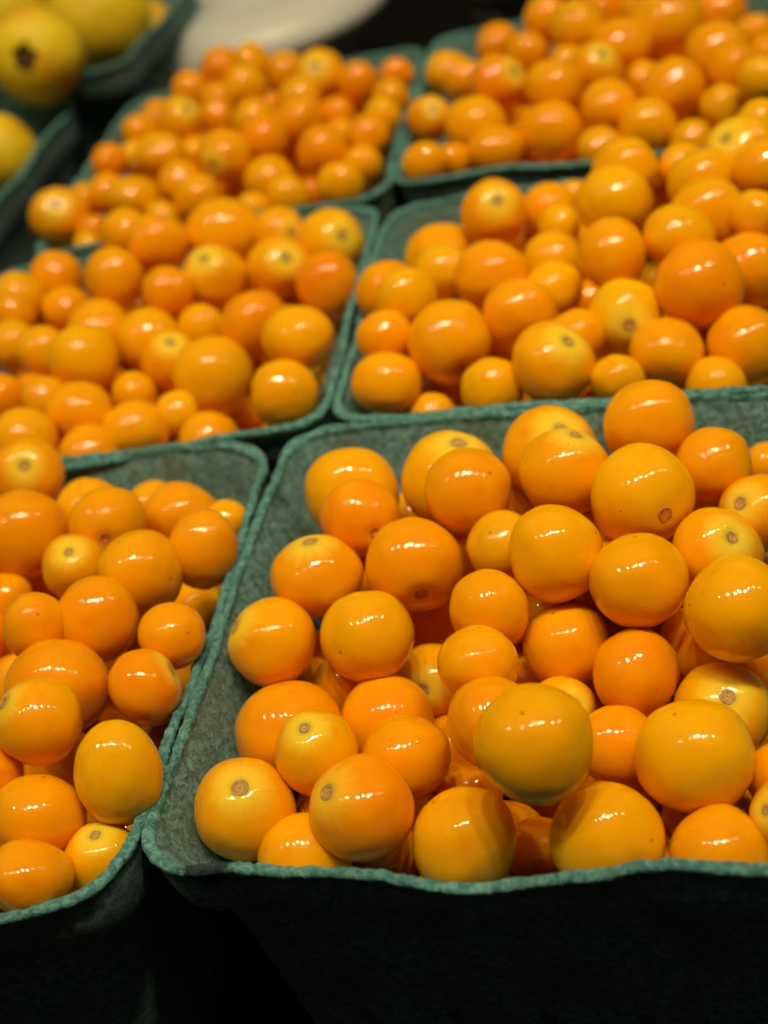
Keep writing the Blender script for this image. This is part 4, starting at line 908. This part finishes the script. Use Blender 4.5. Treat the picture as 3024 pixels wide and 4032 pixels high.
(0.1034,0.3176,0.0334,8.22),(0.1159,0.3752,0.0327,9.11),(0.0870,0.3073,0.0315,7.56),(0.0971,0.3456,0.0313,7.59),(0.0819,0.3784,0.0322,7.95),(0.0608,0.3915,0.0315,7.52),
(0.0353,0.3809,0.0304,7.69),(0.1151,0.3536,0.0299,8.18),(0.0651,0.3715,0.0297,7.61),(0.0974,0.3845,0.0316,8.64),(0.0791,0.3928,0.0295,7.60),(0.0426,0.3285,0.0326,7.83),
(0.0574,0.3262,0.0303,8.04),(0.0517,0.3467,0.0293,7.88),(0.0912,0.3661,0.0294,7.63),(0.0883,0.3284,0.0270,8.13),(0.1080,0.3326,0.0270,8.05),(0.0419,0.3690,0.0282,7.75),
(0.0701,0.3563,0.0296,7.80),(0.0361,0.3398,0.0243,7.96),(0.0450,0.3902,0.0241,8.25),(0.0277,0.3513,0.0245,7.83),(0.0731,0.3182,0.0235,8.20),(0.1063,0.3659,0.0238,7.79),
(0.0607,0.4022,0.0227,7.60),(0.0664,0.3343,0.0221,8.41),(0.0800,0.3439,0.0219,7.69),(0.0762,0.3677,0.0209,7.94),(0.0364,0.5553,0.0689,7.62),(-0.0365,0.5345,0.0688,8.26),
(-0.0241,0.5769,0.0658,7.15),(-0.0159,0.5443,0.0698,6.73),(-0.0461,0.5184,0.0697,6.78),(-0.0085,0.5683,0.0695,7.29),(0.0345,0.5688,0.0707,7.02),(-0.0562,0.5367,0.0669,7.37),
(-0.0312,0.5096,0.0695,8.13),(-0.0160,0.5246,0.0687,7.15),(0.0191,0.5762,0.0694,7.40),(-0.0027,0.5450,0.0657,6.85),(0.0230,0.5500,0.0697,7.58),(-0.0168,0.5884,0.0690,7.06),
(0.0220,0.5037,0.0670,7.62),(0.0313,0.5279,0.0678,7.10),(-0.0336,0.5954,0.0685,6.84),(-0.0475,0.5466,0.0687,7.20),(-0.0294,0.5620,0.0695,7.01),(-0.0522,0.5055,0.0652,8.11),
(0.0096,0.5441,0.0679,6.68),(0.0039,0.5562,0.0697,8.04),(0.0019,0.5857,0.0702,7.00),(-0.0400,0.5765,0.0652,8.27),(0.0066,0.5707,0.0677,7.52),(-0.0510,0.5641,0.0661,6.88),
(-0.0598,0.5205,0.0658,8.02),(-0.0109,0.5557,0.0648,7.00),(-0.0343,0.5505,0.0632,8.20),(-0.0298,0.5232,0.0655,6.89),(0.0193,0.5365,0.0621,7.65),(0.0167,0.5610,0.0637,7.87),
(-0.0042,0.4956,0.0619,6.96),(-0.0216,0.5343,0.0613,7.90),(-0.0069,0.5794,0.0613,7.11),(0.0218,0.4882,0.0639,6.88),(0.0443,0.5709,0.0608,6.86),(0.0365,0.5409,0.0630,6.91),
(-0.0326,0.4959,0.0608,7.78),(-0.0496,0.5278,0.0600,6.92),(-0.0025,0.4819,0.0607,7.17),(-0.0643,0.4993,0.0598,7.67),(0.0210,0.5204,0.0604,7.51),(-0.0244,0.5141,0.0584,7.03),
(-0.0223,0.5578,0.0593,7.66),(-0.0199,0.4912,0.0599,7.62),(0.0098,0.5814,0.0602,6.69),(-0.0079,0.5318,0.0621,7.20),(0.0174,0.4779,0.0584,7.30),(-0.0425,0.5888,0.0587,6.75),
(-0.0385,0.5637,0.0607,7.10),(-0.0162,0.5696,0.0574,7.07),(-0.0032,0.5660,0.0577,7.62),(-0.0258,0.5896,0.0604,6.89),(-0.0384,0.5124,0.0576,7.19),(0.0314,0.5711,0.0570,7.57),
(0.0033,0.5356,0.0560,6.94),(0.0055,0.5485,0.0560,6.99),(-0.0513,0.5482,0.0558,7.36),(0.0268,0.5457,0.0572,6.69),(0.0298,0.5340,0.0549,6.71),(0.0180,0.5017,0.0549,6.84),
(-0.0043,0.5142,0.0555,7.34),(-0.0390,0.5311,0.0547,6.88),(0.0056,0.4904,0.0555,7.18),(-0.0483,0.4945,0.0578,7.53),(-0.0140,0.5030,0.0551,6.93),(-0.0633,0.5169,0.0525,6.95),
(0.0350,0.5545,0.0533,6.72),(-0.0072,0.5445,0.0540,6.98),(0.0188,0.5690,0.0531,6.87),(-0.0166,0.5836,0.0528,7.18),(-0.0297,0.5746,0.0516,7.04),(0.0177,0.4895,0.0508,7.30),
(-0.0137,0.5307,0.0502,7.22),(-0.0260,0.5034,0.0500,7.18),(-0.0365,0.5440,0.0505,8.15),(0.0170,0.5535,0.0510,7.39),(-0.0128,0.5595,0.0491,7.55),(-0.0496,0.5603,0.0501,6.91),
(0.0155,0.5328,0.0499,7.17),(-0.0494,0.5170,0.0492,7.71),(0.0062,0.5736,0.0490,7.57),(-0.0365,0.4916,0.0483,6.70),(0.0050,0.5230,0.0504,6.71),(0.0337,0.5436,0.0477,6.77),
(-0.0285,0.5271,0.0485,7.35),(0.0251,0.5236,0.0474,7.13),(0.0060,0.5607,0.0480,6.95),(-0.0541,0.5296,0.0478,7.46),(-0.0547,0.5050,0.0472,7.11),(-0.0036,0.5848,0.0493,7.45),
(0.0047,0.5088,0.0476,7.03),(-0.0051,0.4884,0.0475,8.10),(0.0059,0.4809,0.0465,6.78),(-0.0284,0.5900,0.0465,7.44),(-0.0397,0.5819,0.0469,7.65),(0.0205,0.5122,0.0484,6.86),
(-0.0348,0.5586,0.0452,7.41),(-0.0208,0.5482,0.0457,6.88),(-0.0408,0.5072,0.0456,6.89),(-0.0069,0.5021,0.0447,7.39),(0.0270,0.5742,0.0445,6.99),(-0.0216,0.4904,0.0446,8.02),
(-0.0150,0.5141,0.0465,8.22),(0.0057,0.5416,0.0445,7.42),(0.0086,0.4943,0.0421,7.66),(-0.0395,0.5239,0.0429,6.81),(-0.0081,0.5717,0.0451,6.68),(0.0313,0.5602,0.0412,7.02),
(-0.0248,0.5664,0.0406,7.63),(-0.0484,0.5492,0.0432,6.68),(0.0225,0.5010,0.0423,7.60),(-0.0068,0.5476,0.0414,7.62),(-0.0463,0.5676,0.0396,6.79),(0.0228,0.5441,0.0405,8.10),
(0.0182,0.5657,0.0404,7.43),(-0.0007,0.5207,0.0390,7.61),(-0.0196,0.5786,0.0387,7.27),(0.0122,0.5209,0.0402,6.73),(0.0001,0.5796,0.0379,7.11),(-0.0304,0.5022,0.0382,6.72),
(-0.0092,0.5330,0.0369,6.71),(-0.0363,0.5355,0.0373,7.72),(-0.0601,0.5134,0.0375,8.19),(-0.0206,0.5245,0.0376,6.84),(-0.0389,0.5948,0.0390,6.83),(-0.0379,0.5139,0.0353,7.19),
(-0.0211,0.5395,0.0369,6.94),(0.0257,0.5136,0.0358,6.85),(-0.0095,0.5622,0.0353,8.31),(0.0138,0.4789,0.0373,6.69),(0.0403,0.5670,0.0354,6.66),(0.0052,0.5667,0.0374,6.78),
(0.0084,0.5521,0.0369,7.42),(-0.0111,0.4870,0.0348,7.55),(-0.0336,0.5803,0.0339,6.76),(0.0143,0.5778,0.0371,6.84),(-0.0491,0.5405,0.0335,7.21),(-0.0218,0.5556,0.0341,7.03),
(-0.0417,0.4964,0.0340,6.82),(0.0292,0.5312,0.0353,7.40),(0.0135,0.5350,0.0369,6.86),(-0.0239,0.5122,0.0342,6.72),(0.0026,0.4861,0.0338,6.83),(0.0334,0.5509,0.0332,6.73),
(-0.0508,0.5244,0.0334,7.37),(0.0129,0.5079,0.0364,7.33),(-0.0405,0.5574,0.0339,6.73),(-0.0056,0.5054,0.0314,7.68),(-0.0281,0.4908,0.0319,6.96),(-0.0538,0.5032,0.0313,7.10),
(-0.0247,0.5893,0.0311,6.89),(0.0024,0.5421,0.0301,7.50),(0.0110,0.4946,0.0295,6.85),(-0.0113,0.5191,0.0294,8.11),(0.0267,0.5720,0.0301,7.69),(0.0242,0.5583,0.0313,6.75),
(-0.0307,0.5255,0.0283,6.69),(-0.0224,0.5692,0.0276,6.90),(-0.0192,0.4991,0.0315,6.81),(0.0060,0.5279,0.0291,6.99),(-0.0118,0.5797,0.0273,6.71),(-0.0391,0.5904,0.0273,6.85),
(0.0183,0.5209,0.0274,6.97),(-0.0392,0.5701,0.0279,7.11),(0.0239,0.5455,0.0265,7.12),(-0.0104,0.5435,0.0264,7.37),(-0.0290,0.5415,0.0271,6.72),(0.0202,0.5036,0.0257,7.10),
(-0.0312,0.5572,0.0259,6.89),(-0.0499,0.5528,0.0272,6.96),(0.0018,0.5717,0.0251,8.27),(-0.0438,0.5174,0.0243,7.04),(0.0090,0.4828,0.0238,6.73),(0.0047,0.5156,0.0241,7.29),
(-0.0051,0.4935,0.0239,6.76),(-0.0365,0.5043,0.0247,7.66),(0.0351,0.5596,0.0248,6.81),(0.0002,0.5569,0.0235,7.70),(-0.0428,0.5318,0.0262,7.41),(0.0300,0.5338,0.0226,7.16),
(0.0167,0.5708,0.0213,7.00),(-0.0158,0.5554,0.0225,7.67),(-0.0053,0.5306,0.0219,6.81),(-0.0548,0.5310,0.0203,7.19),(-0.0225,0.5085,0.0212,7.87),(0.1483,0.5376,0.0650,8.10),
(0.1182,0.5166,0.0654,7.82),(0.1069,0.5057,0.0669,9.24),(0.1107,0.4798,0.0652,8.00),(0.1306,0.5363,0.0665,7.95),(0.0865,0.5363,0.0652,9.21),(0.1025,0.5521,0.0679,8.65),
(0.1036,0.5204,0.0656,7.77),(0.0879,0.4913,0.0661,8.50),(0.0795,0.5149,0.0658,9.17),(0.1139,0.5396,0.0652,8.85),(0.1530,0.4913,0.0658,8.28),(0.1240,0.4577,0.0648,7.57),
(0.1386,0.4740,0.0673,7.52),(0.0791,0.4751,0.0643,7.54),(0.0820,0.5522,0.0676,7.69),(0.0714,0.5005,0.0651,9.08),(0.1525,0.4662,0.0638,8.89),(0.1031,0.4654,0.0634,8.63),
(0.1564,0.5158,0.0637,7.97),(0.1352,0.5197,0.0653,8.61),(0.1326,0.5056,0.0640,7.70),(0.0640,0.4780,0.0640,7.47),(0.1255,0.4723,0.0647,7.59),(0.1179,0.4930,0.0609,7.61),
(0.1462,0.5065,0.0619,7.52),(0.1124,0.4450,0.0610,7.79),(0.0932,0.4542,0.0598,7.53),(0.1441,0.4391,0.0607,8.90),(0.1607,0.5312,0.0593,8.63),(0.1391,0.4621,0.0592,7.79),
(0.1282,0.4440,0.0588,7.70),(0.0750,0.4615,0.0603,8.10),(0.1374,0.4917,0.0602,7.81),(0.0899,0.5579,0.0577,8.12),(0.1016,0.4896,0.0582,7.70),(0.0937,0.4781,0.0596,7.98),
(0.0925,0.5035,0.0588,8.00),(0.1007,0.5388,0.0559,7.97),(0.1655,0.5057,0.0587,8.41),(0.1273,0.5450,0.0546,8.57),(0.0929,0.5241,0.0551,8.67),(0.1256,0.5135,0.0541,7.49),
(0.1500,0.4789,0.0548,7.85),(0.1116,0.5257,0.0537,8.81),(0.0757,0.4906,0.0527,8.36),(0.1479,0.5168,0.0525,7.57),(0.1495,0.4556,0.0529,7.73),(0.1239,0.4807,0.0534,7.92),
(0.0817,0.5447,0.0516,8.52),(0.0626,0.4699,0.0516,8.63),(0.1072,0.5518,0.0533,8.22),(0.1383,0.5337,0.0531,8.85),(0.1163,0.4645,0.0541,7.76),(0.1049,0.5101,0.0523,8.01),
(0.0894,0.4663,0.0508,8.06),(0.0894,0.4879,0.0499,7.49),(0.0774,0.5294,0.0529,7.91),(0.1377,0.5051,0.0506,7.47),(0.1596,0.4888,0.0498,8.30),(0.0705,0.5071,0.0493,8.17),
(0.1051,0.4538,0.0484,8.69),(0.1681,0.5200,0.0481,7.44),(0.1299,0.4588,0.0485,8.10),(0.1372,0.4781,0.0479,7.84),(0.1181,0.5009,0.0487,7.64),(0.1069,0.4800,0.0470,8.16),
(0.1396,0.4350,0.0467,8.03),(0.1578,0.5076,0.0470,7.63),(0.0840,0.5142,0.0474,7.94),(0.0771,0.4763,0.0492,8.00),(0.1349,0.4918,0.0452,8.09),(0.1141,0.5414,0.0458,8.13),
(0.1039,0.4961,0.0448,7.51),(0.1497,0.5292,0.0440,8.21),(0.1236,0.5304,0.0461,7.62),(0.1455,0.4668,0.0443,8.23),(0.0912,0.5569,0.0435,7.52),(0.1211,0.4481,0.0448,7.90),
(0.1003,0.5430,0.0421,8.22),(0.1167,0.5168,0.0414,8.79),(0.1338,0.5196,0.0410,8.43),(0.1008,0.5248,0.0408,8.31),(0.0843,0.4987,0.0411,8.64),(0.1492,0.4939,0.0396,7.81),
(0.1420,0.4490,0.0403,9.15),(0.0868,0.5351,0.0399,7.90),(0.0787,0.4616,0.0405,8.14),(0.0664,0.4855,0.0409,8.61),(0.1174,0.4888,0.0399,7.94),(0.1232,0.4716,0.0429,7.55),
(0.1362,0.5386,0.0397,7.45),(0.0939,0.4723,0.0379,7.88),(0.1537,0.4787,0.0380,7.86),(0.0997,0.5079,0.0372,7.67),(0.1497,0.5157,0.0354,8.00),(0.1166,0.4600,0.0352,8.83),
(0.1304,0.5053,0.0385,7.98),(0.1136,0.5314,0.0341,7.45),(0.0803,0.4828,0.0350,8.19),(0.1634,0.5167,0.0343,7.54),(0.0957,0.4585,0.0367,7.63),(0.1320,0.4764,0.0344,7.44),
(0.0717,0.5005,0.0338,7.68),(0.0769,0.5246,0.0352,8.20),(0.1120,0.4748,0.0348,7.55),(0.0939,0.4932,0.0317,7.43),(0.1310,0.4383,0.0323,8.21),(0.1093,0.5497,0.0331,8.00),
(0.1613,0.4987,0.0348,7.93),(0.1288,0.5309,0.0300,8.36),(0.1299,0.4537,0.0299,7.89),(0.1612,0.5313,0.0316,8.61),(0.0858,0.5482,0.0329,7.72),(0.1183,0.4443,0.0303,7.43),
(0.0838,0.5110,0.0293,9.11),(0.0671,0.4729,0.0310,7.60),(0.1290,0.4921,0.0304,8.64),(0.1430,0.4689,0.0300,8.39),(0.1078,0.4963,0.0286,7.80),(0.1251,0.5454,0.0323,7.60),
(0.1448,0.4868,0.0270,9.13),(0.0994,0.5330,0.0287,7.91),(0.1395,0.5206,0.0273,7.59),(0.1438,0.5374,0.0277,8.40),(0.1129,0.5139,0.0260,8.66),(0.0850,0.4596,0.0263,7.74),
(0.1451,0.5051,0.0265,8.10),(0.0868,0.4741,0.0241,8.30),(0.0866,0.5270,0.0241,7.47),(0.0697,0.4853,0.0248,7.87),(0.1259,0.4665,0.0245,7.59),(0.1038,0.4572,0.0238,8.80),
(0.1150,0.5401,0.0233,8.18),(0.0968,0.5526,0.0247,8.63),(0.1280,0.5079,0.0229,8.14),(0.1011,0.4785,0.0276,7.46),(0.1462,0.4538,0.0264,8.11),(0.1212,0.4802,0.0214,7.59),
(0.1580,0.4948,0.0215,7.78),

]
bm_v, bm_f = [], []
nu, nv = 22, 14
for (x, y, z, rad) in LOWER:
    base = len(bm_v)
    r = rad * 0.001
    bm_v.append((x, y, z + r))
    for j in range(1, nv):
        th = math.pi * j / nv
        for i in range(nu):
            ph = 2 * math.pi * i / nu
            bm_v.append((x + r * math.sin(th) * math.cos(ph), y + r * math.sin(th) * math.sin(ph), z + r * math.cos(th)))
    bm_v.append((x, y, z - r))
    e = len(bm_v) - 1
    for i in range(nu):
        bm_f.append((base, base + 1 + i, base + 1 + (i + 1) % nu))
        bm_f.append((e, base + 1 + (nv - 2) * nu + (i + 1) % nu, base + 1 + (nv - 2) * nu + i))
    for j in range(nv - 2):
        for i in range(nu):
            a, b = base + 1 + j * nu + i, base + 1 + j * nu + (i + 1) % nu
            bm_f.append((a, a + nu, b + nu, b))
low = mesh_obj('lower_berries', bm_v, bm_f, M['lower'])
low['kind'] = 'stuff'
low['label'] = 'orange berries deep in the heaps, glimpsed through gaps'

# ------------------------------------------------------------------ yellow fruit at the far left


def fruit_mesh(seed):
    v, f = [Vector((0, 0, 1))], []
    nu, nv = 56, 36
    for j in range(1, nv):
        th = math.pi * j / nv
        for i in range(nu):
            ph = 2 * math.pi * i / nu
            v.append(Vector((math.sin(th) * math.cos(ph), math.sin(th) * math.sin(ph), math.cos(th))))
    v.append(Vector((0, 0, -1)))
    for i in range(nu):
        f.append((0, 1 + i, 1 + (i + 1) % nu))
        f.append((len(v) - 1, 1 + (nv - 2) * nu + (i + 1) % nu, 1 + (nv - 2) * nu + i))
    for j in range(nv - 2):
        for i in range(nu):
            a, b = 1 + j * nu + i, 1 + j * nu + (i + 1) % nu
            f.append((a, a + nu, b + nu, b))
    out = []
    for d in v:
        th = math.acos(max(-1, min(1, d.z)))
        r = 1 - 0.06 * math.exp(-(th / 0.25) ** 2) + 0.05 * mnoise.noise(d * 1.2 + Vector((seed * 4.4, 0, 1))) \
            + 0.012 * mnoise.noise(d * 4 + Vector((0, seed, 0)))
        out.append(d * r)
    return out, f


def calyx_mesh():
    """Dried five-pointed crown at the blossom end."""
    v, f = [], []
    nu = 40
    prof = [(0.02, 0.93), (0.10, 0.95), (0.15, 1.00), (0.19, 1.06), (0.20, 1.01), (0.22, 0.94)]
    for j, (rr, z) in enumerate(prof):
        for i in range(nu):
            ph = 2 * math.pi * i / nu
            lobe = 1 + 0.28 * math.cos(5 * ph) * (j / 5) + 0.15 * mnoise.noise(Vector((math.cos(ph) * 2, math.sin(ph) * 2, j)))
            zz = z + (0.06 * math.cos(5 * ph) if j == 3 else 0)
            v.append((rr * lobe * math.cos(ph), rr * lobe * math.sin(ph), zz))
    for j in range(len(prof) - 1):
        for i in range(nu):
            f.append((j * nu + i, j * nu + (i + 1) % nu, (j + 1) * nu + (i + 1) % nu, (j + 1) * nu + i))
    f.append(tuple(range(nu))[::-1])
    return v, f


FRUIT = [  # x, y, z, radius, pole, label, show calyx
    (-0.0856, 0.6379, 0.1020, 0.0200, (-0.10, -0.98, 0.34), 'yellow fruit showing its dark dried calyx, at far left', True),
    (-0.0628, 0.7200, 0.0890, 0.0248, (0.30, 0.60, -0.6), 'large plain yellow fruit behind the one with dark calyx', False),
    (-0.1090, 0.5990, 0.0790, 0.0162, (-0.8, 0.2, -0.5), 'lowest yellow fruit, cut by the left frame edge', False),
    (-0.1090, 0.7700, 0.0920, 0.0235, (0.1, 0.7, -0.6), 'topmost yellow fruit in the upper left frame corner', False),
    (-0.0440, 0.7480, 0.0700, 0.0150, (0.5, 0.7, -0.3), 'small shaded yellow fruit tucked beside the basket corner', False),
]
for i, (x, y, z, r, pole, label, cal) in enumerate(FRUIT):
    v, f = fruit_mesh(i + 1)
    o = mesh_obj('yellow_guava', v, f, M['guava'])
    o.location = (x, y, z)
    o.scale = (r, r, r * 0.97)
    o.rotation_mode = 'QUATERNION'
    o.rotation_quaternion = Vector(pole).to_track_quat('Z', 'Y')
    tag(o, label, 'fruit', 'yellow fruit at the far left')
    if cal:
        cv, cf = calyx_mesh()
        mesh_obj('calyx', cv, cf, M['calyx'], o)

# ------------------------------------------------------------------ white dish behind the left-hand baskets


def lathe(name, prof, mat, parent=None, nu=72):
    v, f = [], []
    for rr, z in prof:
        for i in range(nu):
            ph = 2 * math.pi * i / nu
            v.append((rr * math.cos(ph), rr * math.sin(ph), z))
    for j in range(len(prof) - 1):
        for i in range(nu):
            f.append((j * nu + i, j * nu + (i + 1) % nu, (j + 1) * nu + (i + 1) % nu, (j + 1) * nu + i))
    return mesh_obj(name, v, f, mat, parent)


bowl = empty('white_dish', (0.008, 0.776, 0.0))
bowl.scale = (0.88, 0.88, 1.0)
tag(bowl, 'blurred white rounded dish behind the rear left berry basket', 'dish')
lathe('shell', [(0.0, 0.0), (0.042, 0.0), (0.044, 0.004), (0.056, 0.034), (0.080, 0.050), (0.0830, 0.054), (0.0815, 0.058),
                (0.074, 0.066), (0.066, 0.0695), (0.045, 0.070), (0.0, 0.070)], M['white'], bowl)
lathe('raised_ring', [(0.030, 0.0695), (0.031, 0.073), (0.0325, 0.0740), (0.034, 0.073), (0.035, 0.0695)], M['white'], bowl)

# ------------------------------------------------------------------ steel tin behind the rear right basket
tin = empty('steel_tin', (0.136, 0.672, 0.0))
tin.scale = (0.8, 0.8, 1.0)
tag(tin, 'dull steel tin behind the rear right berry basket', 'tin')
lathe('body', [(0.0, 0.0), (0.040, 0.0), (0.041, 0.004), (0.041, 0.020), (0.0395, 0.022), (0.041, 0.024), (0.041, 0.040),
               (0.0395, 0.042), (0.041, 0.044), (0.041, 0.060), (0.040, 0.062)], M['steel'], tin)
lathe('lid', [(0.0405, 0.060), (0.043, 0.0605), (0.043, 0.070), (0.0415, 0.072), (0.038, 0.0705), (0.0, 0.0705)], M['steel'], tin)
